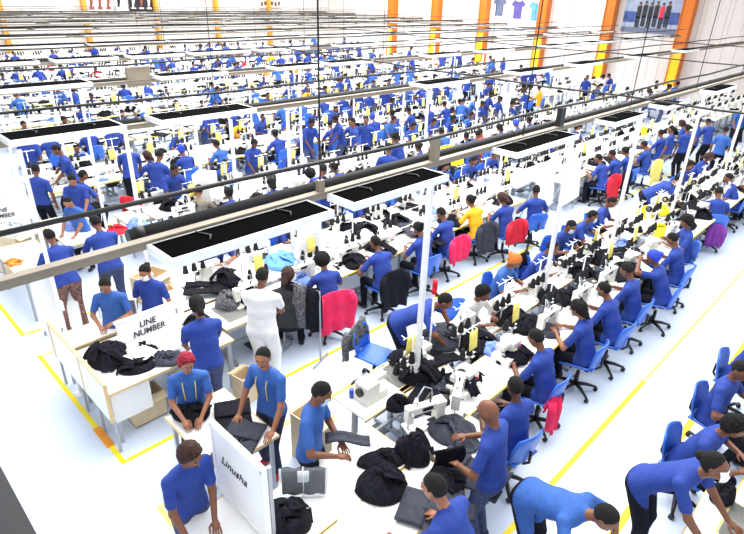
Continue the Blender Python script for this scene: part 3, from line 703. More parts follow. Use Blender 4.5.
for i, q in enumerate(stations):
    rz = math.pi/2*q['s']; M0 = T(q['x'], q['y'], 0, rz); kind = 1 if q['r'] < .3 else 0
    w = where(q); L = dict(loc=None)
    ml = M0 @ Vector((.02 + .04*(q['r']-.5), .03, .75)); sl = M0 @ Vector((.30, .19, 0)); near = i < 100
    tagd = (q['r']*7) % 1 < .42
    if i < NI:
        if near:
            copytree(pt_table, (q['x'], q['y'], 0), rz, 'white sewing table on ' + w); copytree(pt_m[kind], ml, rz, ('boxy cream' if kind else 'cream') + ' sewing machine on ' + w)
            copytree(pt_stand2 if tagd else pt_stand, sl, rz, ('yellow-tagged' if tagd else 'white') + ' thread stand on ' + w)
        else:
            tag(ob('sewing_table', fl['sewing_table'], None, (q['x'], q['y'], 0), rz), 'white sewing table on ' + w, 'table', 'sewing tables in rows')
            tag(ob('sewing_machine', fl['overlock' if kind else 'sewing_machine'], None, ml, rz), ('boxy cream' if kind else 'cream') + ' sewing machine on ' + w, 'sewing machine', 'sewing machines in rows')
            tag(ob('thread_stand', fl['tagged' if tagd else 'thread_stand'], None, sl, rz), ('yellow-tagged' if tagd else 'white') + ' thread stand on ' + w, 'thread stand', 'thread stands in rows')
    else:
        LG[0].merge(box_t, M0); LG[1].merge(MACH, Matrix.Translation(ml) @ Matrix.Rotation(rz, 4, 'Z'))
    for ci, dx in enumerate((-.14*q['s'], 0, .14*q['s'])):
        p = M0 @ Vector((.30 + dx, .19, 1.026))
        if nc < 295: tag(ob('thread_cone', CONEME, None, p, 0), ('nearest', 'middle', 'farthest')[ci] + ' black cone, ' + w.replace(' sewing line', ' line') + ' stand', 'thread cone', 'thread cones on the stands'); nc += 1
        else: LG[2].merge(cone_l, Matrix.Translation(p))
    for rep_ in range(2 if q['d'] < 11 else 1):
      if rep_ or (q['r']*13) % 1 < .85:
        if rep_: q['r'] = (q['r']*3.7) % 1
        g = int(q['r']*997) % len(GARM); gp = M0 @ Vector((-.18 + .3*((q['r']*31) % 1), (.1*((q['r']*5) % 1) - .02) if not rep_ else .5, .752 if not rep_ or q['k'] < 1 else .812)); gz = q['r']*50
        if ng < 290 and q['d'] < 22:
            nm = {5: 'jeans', 6: 'jeans', 7: 'cloth_scraps', 8: 'shirt_fabric'}.get(g, 'denim_pile'); ds = {5: 'dark jeans laid', 6: 'grey jeans laid', 7: 'white cloth bunched', 8: 'light blue fabric bunched', 3: 'grey garment spread'}.get(g, 'dark garment heaped')
            tag(ob(nm, GARM[g], None, gp, gz), f"{ds} {'behind machine, ' if rep_ else 'at '}{w}", 'clothing', 'garments beside the sewing machines'); ng += 1
        else: LG[3].merge(gar_l, Matrix.Translation(gp) @ Matrix.Rotation(gz, 4, 'Z'))
for K, n, lab, cat in ((LG[0], 'distant_sewing_tables', 'white sewing tables in the farthest lines', 'tables'), (LG[1], 'distant_sewing_machines', 'cream sewing machines in the farthest lines', 'sewing machines'), (LG[3], 'distant_cloth_heaps', 'dark cloth heaps on the tables of the farther lines', 'clothing'), (LG[2], 'distant_thread_cones', 'black thread cones standing over the farther sewing lines', 'thread cones')):
    if K.v: tag(K.build(n), lab, cat, kind='stuff')
# centre worktops between the two rows of each line
for k in range(1, 11):
    y0 = max(Y0.get(k, .95*k) - .4, 0) + (.5 if k == 1 else 0)
    K = MB(); L = 32.5 - y0; K.box((0, L/2, .80), (.55, L, .02), TOP)
    for s in (-1, 1): K.box((s*.28, L/2, .83), (.012, L, .07), TOP)
    t = thing('centre_worktop', (XC(k), y0, 0), 0, f'long white worktop down the middle of the {LINE(k)} sewing line', 'worktop', 'long centre worktops'); K.build('worktop', t)
    for j in range(int(L/2.4)+1):
        K = MB(); K.box((-.22, .1+j*2.35, .395), (.035, .035, .79), STEEL); K.box((.22, .1+j*2.35, .395), (.035, .035, .79), STEEL); K.box((0, .1+j*2.35, .3), (.44, .03, .03), STEEL); K.build('leg', t)

# ---------------------------------------------------------------- people
seatkinds = ('sew', 'sew2', 'sit')
HERO = []
def hero(name, pose, x, y, a, label, s=1., chair=None, **kw):
    if y > 17 and pose in ('stand', 'work') and s == 1.: s = .93
    pp = person_parts(pose, vox=.0135 if math.hypot(x, y) < 8 else .017, **kw)
    o = link_person(pp, (x, y, 0), R(a), label, None, s)
    if chair: copytree(pt_chair, (x, y, 0), R(a), chair)
    return o
F = dict  # most positions below back-projected from head pixels in the image, at head height
hero('bald', 'hold', -1.71, 3.42, 100, 'bald man in blue shirt and jeans standing by the dark cloth piles', hair='bald', pants=JEAN, skin=SKIN1, hands=((-.16,.26,1.0),(.14,.34,1.08)), slim=1.02)
hero('r2', 'sit', -1.99, 4.25, 80, 'man in blue shirt seated directly behind the standing bald man', chair='blue swivel chair directly behind the standing bald man', skin=SKIN2, shirt=SHIRT)
hero('r3', 'sew', -2.21, 5.29, 92, 'man in blue shirt seated on chair with a small pink cloth', chair='blue swivel chair with a small pink cloth hooked on it', skin=SKIN1, hair='short')
hero('r4', 'sew', -2.2, 6.32, 95, 'woman with long black hair and mask seated sewing', chair='blue swivel chair under the long-haired masked woman', hair='long', mask=MASKM, skin=SKIN3)
hero('r5', 'sew2', -2.15, 7.08, 85, 'person in blue seated on chair just past the long-haired woman', chair='blue swivel chair just past the long-haired woman', hair='short', mask=MASKM)
hero('r6', 'sew', -2.22, 7.91, 90, 'person in blue seated second past the long-haired woman, short dark hair', chair='blue swivel chair second past the long-haired woman', hair='short', shirt=SHIRT)
hero('r7', 'sew2', -2.08, 8.75, 95, 'person in blue head wrap and shirt raising hands while seated', chair='blue swivel chair under the person in blue head wrap', hair='wrap', hm=CAPB, hands=((-.1,.4,1.1),(.12,.42,1.05)))
hero('r8', 'sew', -2.18, 9.67, 88, 'person in blue seated just past the blue head wrap', chair='blue swivel chair just past the blue head wrap', hair='short')
hero('r9', 'sit', -2.41, 10.71, 120, 'person in blue seated turned sideways holding a dark bag, short black hair', chair='blue swivel chair under the person turned sideways', hair='afro', yaw=20)
hero('r10', 'sew', -2.51, 12.99, 30, 'person in blue seated with back to camera on tall blue chair', chair='blue swivel chair seen from behind beside the purple cloth', hair='short')
hero('r11', 'bend', -3.68, 12.8, -55, 'person in blue bending over the first line near yellow cloths', hair='short')
hero('r12', 'sew2', -2.55, 14.6, 95, 'person in blue leaning forward beside the near side of the first line', hair='short', chair='blue swivel chair behind the person leaning forward')
hero('r13', 'sit', -3.75, 14.80, -110, 'person in blue seated facing the camera past the bending person', hair='curly', chair='blue swivel chair past the bending person')
hero('a', 'bend', -3.85, 4.84, -60, 'man in blue with white lanyard bending over dark cloth by a post', skin=SKIN1, lanyard='tag')
hero('b', 'sew2', -3.7, 5.79, -100, 'person with white top over blue collar seated beside the yellow tag', shirt=WCLOTH, chair='blue swivel chair under the person in white top', hair='curly')
hero('c', 'sew', -3.88, 6.9, -80, 'person in blue wearing an orange knitted head cover, seated', hair='wrap', hm=HAIRO, shirt=SHIRT2, chair='blue swivel chair under the person in orange head cover')
hero('d0', 'sew2', -3.82, 7.87, -90, 'person in blue seated before a chair hung with dark jacket', chair='blue swivel chair hung with a dark jacket, first line', hair='short')
hero('d', 'sew', -3.98, 8.96, -100, 'person in blue with pale face mask seated next past the dark jacket', mask=MASKM, chair='blue swivel chair next past the dark jacket', hair='short')
hero('e', 'sew2', -4.02, 9.71, -85, 'person in blue seated second past the dark jacket, head down', chair='blue swivel chair second past the dark jacket', hair='short', mask=MASKM)
hero('f', 'sew', -4.04, 10.71, -80, 'person in blue seated third past the dark jacket', chair='blue swivel chair third past the dark jacket', hair='short')
hero('m1', 'sew', -5.47, 4.76, 75, 'person with round black afro seated on chair with pink jacket', chair='swivel chair draped with large pink jacket, second line front', hair='afro', shirt=SHIRT)
hero('m2', 'sew2', -5.37, 5.86, 80, 'person in blue seated between the afro-haired person and the post', chair='swivel chair hung with a black jacket, second line', hair='short')
hero('m3', 'sew', -5.33, 6.82, 85, 'person in blue with pink face mask seated by the tall white post', chair='blue swivel chair under the pink-masked person', mask=mat('pink_mask', (236, 120, 150), .7), hair='bun')
hero('m4', 'sew', -5.52, 7.7, 90, 'person in blue seated on the second pink-jacketed chair', chair='swivel chair with smaller pink jacket, second line', hair='short')
hero('m5', 'sew2', -5.56, 8.7, 80, 'person in bright yellow-orange shirt seated at the second line', shirt=YSH, hair='bun', chair='swivel chair hung with grey jacket behind the yellow shirt')
hero('m6', 'sew', -5.25, 9.24, 80, 'person in blue seated on chair with a red jacket, beyond the yellow shirt', chair='swivel chair with red jacket beyond the yellow shirt', hair='braid', hm=HAIRB)
hero('m7', 'sit', -5.13, 10.1, 60, 'person in blue seated on pale-backed chair by the leaning white boards', hair='short', chair='swivel chair by the leaning white boards')
hero('m8', 'sew2', -5.31, 13.84, 85, 'person in blue seated on chair with long red jacket, second line', chair='swivel chair with long red jacket, second line', hair='short')
hero('m9', 'sew', -5.28, 14.47, 90, 'person in blue seated first past the long red jacket', chair='blue swivel chair first past the long red jacket', hair='short')
hero('m10', 'sew', -5.19, 15.05, 85, 'person in blue seated second past the long red jacket', chair='blue swivel chair second past the long red jacket', hair='bun')
hero('m11', 'sew', -5.12, 16.16, 85, 'person in blue seated on chair with pale yellow jacket', chair='swivel chair with pale yellow jacket', hair='short')
hero('r16', 'sit', -5.44, 17.97, 80, 'person in blue seated just before the standing pair', hair='short', chair='blue swivel chair just before the standing pair')
hero('man', 'hold', -3.14, 2.49, -60, 'man in blue shirt with face mask holding a dark garment at white table', s=.97, mask=MASKM, shirt=SHIRT2, skin=SKIN1, yaw=10, hands=((-.05,.30,1.0),(.2,.34,1.06)), slim=1.05)
hero('red', 'hold', -4.53, 2.04, -118, 'woman with red braided hair and yellow measuring tape behind small table', s=.87, hair='curly', hm=HAIRR, shirt=SHIRT2, skin=SKIN3, lanyard='tape', pitch=14, yaw=15, hands=((-.1,.34,.98),(.1,.34,.98)))
hero('w1', 'work2', -3.86, 2.52, -165, 'woman in blue shirt, dark jeans and red shoes with measuring tape', s=.95, hair='short', shirt=SHIRT2, pants=mat('dark_jeans', (34, 38, 66), .85, var=.2), shoe=REDSHOE, skin=SKIN3, lanyard='tape', lean=6, pitch=8, yaw=22, hands=((-.30,.30,.86),(.22,.24,.82)))
hero('curly', 'work2', -3.30, 1.36, -88, 'person with dark curly hair working behind the handwritten whiteboard', s=.93, lean=10, pitch=24, hands=((-.02,.34,.84),(.20,.26,.86)), hair='curly', hm=HAIRB, pants=JEAN, shirt=SHIRT)
hero('low', 'reach', -1.4, 2.51, 95, 'person in blue with spread hands on grey cloth at the bottom edge', hair='short', skin=SKIN3, shirt=SHIRT)
hero('bend', 'bend', -1.13, 3.44, -95, 'person in light blue shirt bending right over at the bottom', hair='short', shirt=SHIRT2, lean=66)
hero('br', 'bend', -0.51, 4.34, -95, 'person in blue with mask leaning both hands on the white table', hair='bun', mask=PAPER, lean=44, pitch=-8, shirt=SHIRT)
hero('lowa', 'sew2', -.58, 5.35, -95, 'person in blue seated just past the masked person at the right edge', hair='curly', chair='blue swivel chair with red mark just past the masked person')
hero('lowb', 'sit', -.60, 6.32, -95, 'person in blue seated at right edge, second past the masked person', chair='blue swivel chair at right edge, second past the masked person', hair='short')
hero('lowc', 'sew', -.62, 7.3, -92, 'person in blue seated at right edge, third past the masked person', chair='blue swivel chair at right edge, third past the masked person', hair='short')
hero('wL', 'hold', -6.67, 2.14, -128, 'woman in blue shirt looking down behind the plastic-covered dark garment', s=.88, hair='bun', skin=SKIN3, shirt=SHIRT2)
hero('wM', 'stand', -6.58, 2.62, -140, 'woman in blue shirt standing behind the LINE NUMBER sign', s=.89, hair='bun', hm=HAIR, mask=PAPER, skin=SKIN3, yaw=0, pitch=22)
hero('wB', 'work', -5.01, 2.5, 75, 'woman in blue with long dark braid and jeans leaning on front desk', s=.98, hair='braid', pants=JEAN, mask=PAPER, shirt=SHIRT)
hero('white', 'work', -5.13, 3.38, 38, 'man dressed all in white standing in the aisle', shirt=WCLOTH, pants=WCLOTH, hair='short', shoe=mat('white_shoe', (225, 225, 225), .5), skin=SKIN1, lean=6, pitch=22, yaw=-10, slim=1.22, legw=1.25)
hero('dark', 'sit', -5.5, 4.05, 50, 'person in dark clothes seated behind the man in white', shirt=mat('charcoal_cloth', (40, 42, 48), .85, var=.2), hair='braid', hm=HAIRB)
hero('shorts', 'work2', -8.13, 2.04, 90, 'person in blue shirt and patterned trousers at the third line front', pants=mat('patterned_trousers', (120, 84, 74), .85, var=.8, scale=24), hair='short', s=.98)
hero('bk', 'work2', -8.16, 2.68, 85, 'person in blue seen from behind next to the patterned trousers', hair='short', pants=JEAN, shirt=SHIRT)
hero('k1cap', 'sew', -7.62, 4.15, -100, 'person in blue cap seated facing the camera at the second line', hair='wrap', hm=CAPB, chair='blue swivel chair under the person in blue cap', skin=SKIN3, pitch=10)
hero('k1c2', 'stand', -7.55, 4.95, -60, 'person in blue with yellow tag standing beyond the blue cap', hair='short')
hero('s14', 'stand', -5.03, 17.43, 90, 'person in blue shirt and pale trousers standing in the far aisle', hair='short', pants=KHAKI)
hero('s15', 'stand', -4.78, 17.95, 60, 'person in blue and black trousers standing beside the pale trousers', hair='bun')
hero('s17', 'work', -4.67, 19.76, 60, 'person in blue stretching towards a red item in the far aisle', hair='short')
hero('s18', 'stand', -4.0, 18.6, 0, 'person in loose light blue coat standing far up the first aisle', hair='short', shirt=SHIRT2, slim=1.0)
hero('s1', 'stand', -11.91, 2.91, 40, 'person in blue shirt and black skirt-like trousers by the far LINE NUMBER sign', s=.93, hair='short', slim=1.1)
hero('s2', 'work', -11.15, 3.35, -120, 'woman in blue working over the table beside a red chair cloth', s=.92, hair='bun', skin=SKIN3)
hero('sit3', 'work', -10.18, 2.98, -150, 'person in blue facing camera in front of the red chair cloth', s=.86, hair='short', skin=SKIN3, shirt=SHIRT2)
hero('s4', 'work', -12.89, 3.81, 170, 'person in blue facing camera behind the black-skirted person', hair='short')
hero('s4b', 'sit', -11.89, 3.69, 20, 'person in blue seated on black-draped chair, third line', hair='short', chair='swivel chair draped black at the third line')
hero('s5', 'work2', -10.35, 4.9, -100, 'man in blue leaning over by the white cabinet', hair='short', skin=SKIN2)
hero('s6', 'work', -11.12, 4.98, 30, 'person in blue seen from behind just past the leaning man', hair='short')
hero('k2x', 'work2', -12.3, 4.9, 60, 'person in blue stretching over the third line past the black-draped chair', hair='short')
hero('gr', 'sit', -9.49, 4.99, 60, 'person in khaki shirt seated by the third line', shirt=KHAKI, chair='swivel chair under the khaki-shirted person', hair='short', skin=SKIN3)
hero('y1', 'work', -8.15, 6.9, 20, 'person in blue standing in aisle beyond the khaki shirt', hair='short')
hero('u3', 'stand', -10.77, 10.36, 150, 'taller of the two people standing together in the third aisle', hair='short', s=1.03)
hero('u4', 'stand', -11.12, 11.17, 200, 'shorter of the two people standing together in the third aisle', hair='short', s=.97)
# people along the rows: a few figures, each placed many times
TPL = {}
def tpl(i, lod):
    if (i, lod) not in TPL:
        v = [('sew','short',HAIR,SKIN1,SHIRT,PANT), ('sew2','bun',HAIR,SKIN2,SHIRT,PANT), ('sit','short',HAIR,SKIN2,SHIRT,JEAN), ('sew','wrap',CAPB,SKIN1,SHIRT,PANT), ('sew2','short',HAIR,SKIN1,SHIRT2,PANT), ('sit','afro',HAIR,SKIN3,SHIRT,PANT), ('sew','long',HAIR,SKIN3,SHIRT,PANT), ('sew2','braid',HAIRB,SKIN2,SHIRT,JEAN),
             ('stand','short',HAIR,SKIN1,SHIRT,PANT), ('work','bun',HAIR,SKIN2,SHIRT,JEAN), ('work2','short',HAIR,SKIN1,SHIRT2,PANT), ('sit','short',HAIR,SKIN1,YSH,PANT), ('sew','short',HAIR,SKIN2,mat('red_cotton', (216, 40, 56), .8),PANT), ('sit','bun',HAIR,SKIN1,WCLOTH,PANT)][i]
        TPL[(i, lod)] = person_parts(v[0], hair=v[1], hm=v[2], skin=v[3], shirt=v[4], pants=v[5], vox=(.018, .028, .045)[lod])
    return TPL[(i, lod)]
DESC = ['blue shirt', 'blue shirt and bun', 'blue shirt and jeans', 'blue head wrap', 'bright blue shirt', 'blue shirt and afro', 'blue shirt, long hair', 'blue shirt, brown braid', 'blue shirt', 'blue shirt and bun', 'bright blue shirt', 'yellow-orange shirt', 'red shirt', 'white shirt']
ppl = []
for q in stations:
    k, s, y = q['k'], q['s'], q['y']
    if k == -1 or (k == 0 and y < (13.8 if s > 0 else 11.5)) or (k == 1 and s > 0 and (y < 13 or 13 < y < 18.5)) or (k == 1 and s < 0 and y < 5.4) or (k == 2 and y < 5.4): continue
    pr = (.86 if k < 4 else .62 if k < 6 else .4) if not far_white(k, y) else .24
    if k == 0 and y > 11: pr = .5
    if rnd.random() > pr: continue
    t = rnd.choice([0, 0, 0, 1, 1, 2, 3, 3, 4, 4, 5, 6, 7]); z = rnd.random()
    if z < .03: t = 11
    elif z < .05: t = 12
    elif z < .09: t = 13
    st = rnd.random() < .14
    if st and t < 11: t = rnd.choice([9, 10])
    ppl.append(dict(k=k, s=s, x=XC(k)+s*(OFF(k) + (.02 if not st else .05)), y=y + rnd.uniform(-.08, .08), a=90*s + rnd.uniform(-14, 14), t=t, seat=not st))
for k in range(1, 10):     # people standing in the aisles
    for j in range(7 if k < 3 else 9):
        y = rnd.uniform(max(13.5 if k == 1 else 8, 1.05*k+3), 31); ppl.append(dict(k=k, s=0, x=XC(k) + 1.74 + rnd.uniform(-.12, .12), y=y, a=rnd.uniform(0, 360), t=rnd.choice([8, 8, 9, 10]), seat=False))
HP = [(o.location.x, o.location.y) for o in COL.objects if o.get('category') == 'person']
kept = []
for q in ppl:
    if any((q['x']-a)**2 + (q['y']-b)**2 < .62**2 for a, b in HP): continue
    HP.append((q['x'], q['y'])); kept.append(q)
ppl = kept
c2 = {}
for q in sorted(ppl, key=lambda q: q['y']):
    c = (q['k'], q['s'], q['seat']); c2[c] = c2.get(c, 0) + 1; q['n'] = c2[c]
ppl.sort(key=lambda q: math.hypot(q['x'], q['y']))
NPI = 232; nch = 0
STUFFP = MB(); STUFFC = MB()
for i, q in enumerate(ppl):
    d = math.hypot(q['x'], q['y']); lod = 0 if d < 13 else 1
    sc = 1 if q['seat'] else (1 if q['y'] < 11 else .95) + .03*math.sin(i*3.3)
    if q['seat']: lab = f"person in {DESC[q['t']]}, {'near' if q['s']>0 else 'far'} side of {LINE(q['k'])} line, {ordn(q['n'])} sitter of its row"
    elif q['s']: lab = f"person in {DESC[q['t']]} standing, {'near' if q['s']>0 else 'far'} side of {LINE(q['k'])} line, {ordn(q['n'])} stander"
    else: lab = f"person in {DESC[q['t']]}, standing in aisle before {LINE(q['k'])} line, {ordn(q['n'])} from front"
    if i < NPI:
        pp = tpl(q['t'], lod)
        if d < 24: link_person(pp, (q['x'], q['y'], 0), R(q['a']), lab, 'people working along the sewing lines', sc)
        else:
            if 'flat' not in pp:
                K = MB(); K.merge(pp['body'], Matrix.Identity(4)); K.merge(pp['hair'], Matrix.Identity(4)); pp['flat'] = K.mesh('person')
            o = tag(ob('person', pp['flat'], None, (q['x'], q['y'], 0), R(q['a'])), lab, 'person', 'people working along the sewing lines'); o.scale = (sc,)*3
    else:
        pp = tpl(q['t'], 2); M = T(q['x'], q['y'], 0, R(q['a'])); STUFFP.merge(pp['body'], M); STUFFP.merge(pp['hair'], M)
    if q['seat']:
        lab = f"{'blue' } swivel chair, {'near' if q['s']>0 else 'far'} side of {LINE(q['k'])} line, under {ordn(q['n'])} sitter of its row"
        if i < 60: copytree(pt_chair, (q['x'], q['y'], 0), R(q['a']), lab, 'swivel chairs along the sewing lines')
        elif nch < 200: tag(ob('office_chair', fl['office_chair'], None, (q['x'], q['y'], 0), R(q['a'])), lab, 'chair', 'swivel chairs along the sewing lines'); nch += 1
if STUFFP.v: tag(STUFFP.build('distant_workers'), 'people in blue shirts working in the farthest lines', 'people', kind='stuff')
print('PEOPLE', len(ppl), 'STATIONS', len(stations))
for o in (pt_table, pt_m[0], pt_m[1], pt_stand, pt_stand2, pt_chair): kill(o)
# ---------------------------------------------------------------- fronts of the lines, things on tables
def text(parent, body, size, loc, rot, m, ext=.002, shear=0, name='lettering', bold=0):
    KK = parent
    c = bpy.data.curves.new(name, 'FONT'); c.body = body; c.size = size; c.extrude = ext; c.align_x = 'CENTER'; c.align_y = 'CENTER'; c.shear = shear; c.offset = bold
    c.materials.append(m); tmp = bpy.data.objects.new('tmp', c); COL.objects.link(tmp); me = bpy.data.meshes.new_from_object(tmp.evaluated_get(bpy.context.evaluated_depsgraph_get())); bpy.data.objects.remove(tmp)
    o = bpy.data.objects.new(name, me); COL.objects.link(o); o.parent = parent; o.location = loc; o.rotation_euler = rot; KIDS.setdefault(parent, []).append(o); return o
def put(nm, K, x, y, z, rz, label, cat='clothing', group=None):
    return tag(ob(nm, K.mesh(nm), None, (x, y, z), rz), label, cat, group)
# first line: inspection table, sign, long white tables
table(-4.08, 2.10, 1.0, .68, 'small white table in front of the red-haired woman', group=None)
table(-2.94, 1.46, .72, .46, 'white table carrying the handwritten whiteboard')
table(-2.74, 2.45, .60, 1.50, 'large white table beside the masked man')
table(-2.14, 2.45, .52, 1.65, 'white table with grey cloth under spread hands')
table(-2.30, 3.72, .62, .72, 'white table behind the bald man with cloth on it')
table(-2.95, 4.22, .55, .75, 'white table beside the tall post with dark cloth at its corner')
t = thing('whiteboard', (-3.02, 1.66, .755), R(0), 'white sign board with handwritten word standing on a table', 'sign')
K = MB(); K.box((0, 0, .40), (.70, .02, .72), PAPER); K.build('board', t)
K = MB(); K.box((0, .004, .77), (.74, .05, .025), PAPER); K.box((0, .004, .03), (.74, .05, .03), PAPER)
for s in (-1, 1): K.box((s*.36, .004, .4), (.025, .05, .76), PAPER)
K.box((.365, .05, .4), (.03, .03, .76), STEEL); K.build('board_frame', t)
text(t, 'Linusha', .125, (-.06, -.014, .46), (R(90), 0, 0), LTEXT, shear=.35)
MB().box((-.02, -.014, .49), (.5, .003, .006), STEEL).build('ruled_line', t) if False else None
# second line front desk
t = table(-5.87, 2.27, 1.06, 1.56, 'white front desk of the second line, covered with dark cloth')
MB().box((.505, -.55, .53), (.02, .44, .42), TOP).build('end_panel', t)
t = table(-6.72, 1.80, .42, .62, 'narrow beige-edged table at the second line front')
t = thing('guard_panel', (-6.1, 1.44, 0), 0, 'long low white panel with wooden frame along the front of the desk', 'panel')
K = MB(); K.box((0, 0, .68), (1.66, .018, .50), TOP); K.build('panel_board', t)
K = MB(); K.box((0, 0, .945), (1.74, .035, .035), WOODE)
for s in (-1, 1): K.box((s*.85, 0, .69), (.035, .035, .50), WOODE)
K.box((.1, 0, .69), (.03, .03, .5), WOODE); K.build('wooden_frame', t)
K = MB(); K.box((0, .02, .43), (1.7, .03, .03), STEEL)
for x in (-.84, -.1, .4, .84): K.box((x, .02, .22), (.03, .03, .44), STEEL)
K.build('steel_stand', t)
def sign(x, y, z, rz, label, num):
    t = thing('line_sign', (x, y, z), rz, label, 'sign')
    K = MB(); K.box((0, 0, .16), (.86, .015, .33), PAPER, M=Matrix.Rotation(-.25, 3, 'X')); K.build('sign_board', t)
    K = MB(); K.box((0, .045, .325), (.88, .05, .03), WSTEEL); K.build('top_rail', t)
    rx = R(90) - .25
    text(t, 'LINE', .105, (-.06, -.003, .215), (rx, 0, 0), LTEXT, shear=.15, bold=.002)
    text(t, 'NUMBER', .105, (-.06, -.028, .115), (rx, 0, 0), LTEXT, shear=.15, bold=.002)
    text(t, num, .08, (.33, -.002, .22), (rx, 0, 0), LTEXT, shear=.15)
    return t
sign(-6.10, 2.38, .76, R(90), 'white LINE NUMBER sign leaning on the second line front desk', '2')
# plastic-covered garment beside the sign
t = thing('garment_display', (-6.6, 2.15, .76), R(52), 'dark garment under clear plastic with a white note', 'display')
K = MB(); K.sheet(lambda a, b: ((a-.5)*.40, .10*b + .01*math.sin(a*14), .02 + .30*b), 10, 8, .02, DENIM2); K.build('garment', t)
K = MB(); K.sheet(lambda a, b: ((a-.5)*.46, -.03+.11*b, .0 + .34*b), 4, 4, .006, ACRY); K.build('plastic_cover', t)
K = MB(); K.box((0, .03, .22), (.12, .004, .16), PAPER, M=Matrix.Rotation(-.3, 3, 'X')); K.build('note', t)
K = MB(); K.box((0, .09, .335), (.48, .02, .02), PAPER)
for s in (-1, 1): K.box((s*.235, .05, .17), (.015, .015, .34), PAPER)
K.build('cover_frame', t)
for nm, sd, sx, sy, h, m_, x, y, rz, lab in (
    ('denim_pile', 21, .54, .44, .20, DENIM, -6.0, 1.78, .3, 'large black cloth heap at the front corner of the front desk'),
    ('denim_pile', 22, .40, .26, .08, DENIM, -5.56, 1.92, 1.2, 'small black cloth heap below the white sheet'),
    ('denim_pile', 23, .34, .30, .06, DENIM2, -5.52, 2.24, .4, 'dark folded cloth at the edge of the front desk'),
    ('denim_pile', 24, .30, .16, .08, DENIM, -5.86, 2.12, 1.1, 'small black cloth strip below the LINE NUMBER sign'),
    ('denim_pile', 25, .34, .36, .12, DENIM, -6.0, 2.93, 0, 'black ragged cloth pile by the sign end'),
    ('denim_pile', 26, .36, .32, .20, PATT, -6.12, 3.45, 0, 'speckled grey cloth bundle past the front desk'),
    ('denim_pile', 27, .44, .36, .22, DENIM, -5.98, 3.80, 0, 'dark cloth bundle in front of the man in white'),
    ('denim_pile', 31, .44, .30, .13, DENIM, -4.44, 1.98, .4, 'black cloth heap at the left corner of the small table'),
    ('denim_pile', 33, .40, .34, .16, DENIM, -2.72, 1.88, .4, 'black cloth heap at the bottom edge of the large white table'),
    ('denim_pile', 34, .44, .38, .20, DENIM, -2.42, 2.72, .9, 'round black cloth heap between the two white tables'),
    ('denim_pile', 35, .36, .32, .24, DENIM, -2.46, 3.22, .2, 'tall black cloth heap behind the round one'),
    ('denim_pile', 37, .42, .3, .10, DENIM, -2.04, 3.16, 1.0, 'flat black cloth heap beside the bald man'),
    ('denim_pile', 38, .50, .44, .10, DENIM2, -2.38, 3.78, .5, 'dark cloth with white trim on the table behind the bald man'),
    ('denim_pile', 39, .55, .50, .12, DENIM2, -3.52, 4.92, .3, 'wide grey cloth under the bending man'),
    ('denim_pile', 40, .44, .36, .10, DENIM, -3.55, 4.35, .8, 'dark cloth beside the blue empty stool'),
    ('denim_pile', 41, .24, .20, .14, DENIM, -3.05, 3.62, .8, 'small black cloth bundle on the yellow-edged table'),
    ('denim_pile', 43, .24, .5, .07, DENIM, -2.62, 2.98, -.5, 'long dark cloth strip beside the round black heap'),
    ('shirt_pieces', 51, .5, .42, .14, BLUECL, -10.42, 3.0, .5, 'pile of light blue shirt pieces on the third line front table'),
    ('shirt_pieces', 52, .4, .36, .14, BLUECL, -9.75, 3.85, .5, 'second pile of light blue pieces behind the overhead light end'),
    ('shirt_pieces', 53, .36, .30, .10, RED, -9.72, 3.45, .2, 'small pink-red cloth beside the light blue pieces'),
    ('shirt_pieces', 54, .30, .14, .04, mat('orange_cloth', (240, 130, 40), .8, var=.5), -9.5, 1.72, .6, 'small orange cloth on the white table at left edge')):
    put(nm, garment(sd, sx, sy, h, m_), x, y, .755 if nm != 'denim_pile' or x > -6.05 else .755, rz, lab)
put('jeans', jeans(61, DENIM), -4.28, 2.36, .755, R(60), 'dark jeans laid across the small table')
put('jeans', jeans(62, DENIM2), -3.88, 2.32, .755, R(30), 'grey jeans laid before the woman with red shoes')
put('jeans', jeans(63, DENIM2), -2.14, 2.70, .755, R(115), 'grey jeans laid under the spread hands')
put('jeans', jeans(64, DENIM2), -1.96, 3.05, .755, R(40), 'grey jeans laid by the waist of the bald man')
put('trouser_piece', MB().sheet(lambda a, b: ((a-.5)*.14 + .03*b, (b-.5)*.42, .03*math.sin(b*5) + .008*math.sin(a*9)), 6, 10, .014, DENIM2), -2.88, 2.74, 1.0, R(-40), 'dark garment piece held by the masked man')
put('paper_sheet', MB().sheet(lambda a, b: ((a-.5)*.42, (b-.5)*.28, .012*math.sin(a*4)), 8, 6, .004, PAPER), -5.78, 2.0, .84, R(25), 'large white paper sheet lying on the dark cloth', 'paper')
put('paper_sheet', MB().sheet(lambda a, b: ((a-.5)*.3, (b-.5)*.4, .01*math.sin(a*5)), 8, 6, .004, PAPER), -2.30, 2.30, .757, R(25), 'white paper sheet on the table beside the spread hands', 'paper')
put('paper_sheet', MB().sheet(lambda a, b: ((a-.5)*.3, (b-.5)*.3, .01*math.sin(a*5)), 8, 6, .004, mat('grey_sheet', (150, 152, 160), .6)), -5.52, 2.58, .757, R(15), 'grey sheet at the hip of the braided woman', 'paper')
# bagged trousers on a hanger, standing on the white table
t = thing('bagged_garment', (-2.78, 2.12, .76), R(48), 'dark trousers in clear plastic bag with white label', 'clothing')
K = MB(); K.sheet(lambda a, b: ((a-.5)*.36, .05+.05*b + .012*math.sin(a*17), .02+.25*b), 14, 8, .022, DENIM2); K.build('trousers', t)
K = MB(); K.box((-.0, .06, .21), (.10, .006, .13), PAPER); K.build('label_card', t)
K = MB(); K.sheet(lambda a, b: ((a-.5)*.42, .02+.05*b, .30*b), 6, 4, .004, ACRY); K.build('plastic_bag', t)
K = MB(); K.tube([(.0, .045, .0), (.0, .045, .34)], .005, PAPER, 5); K.build('string', t)
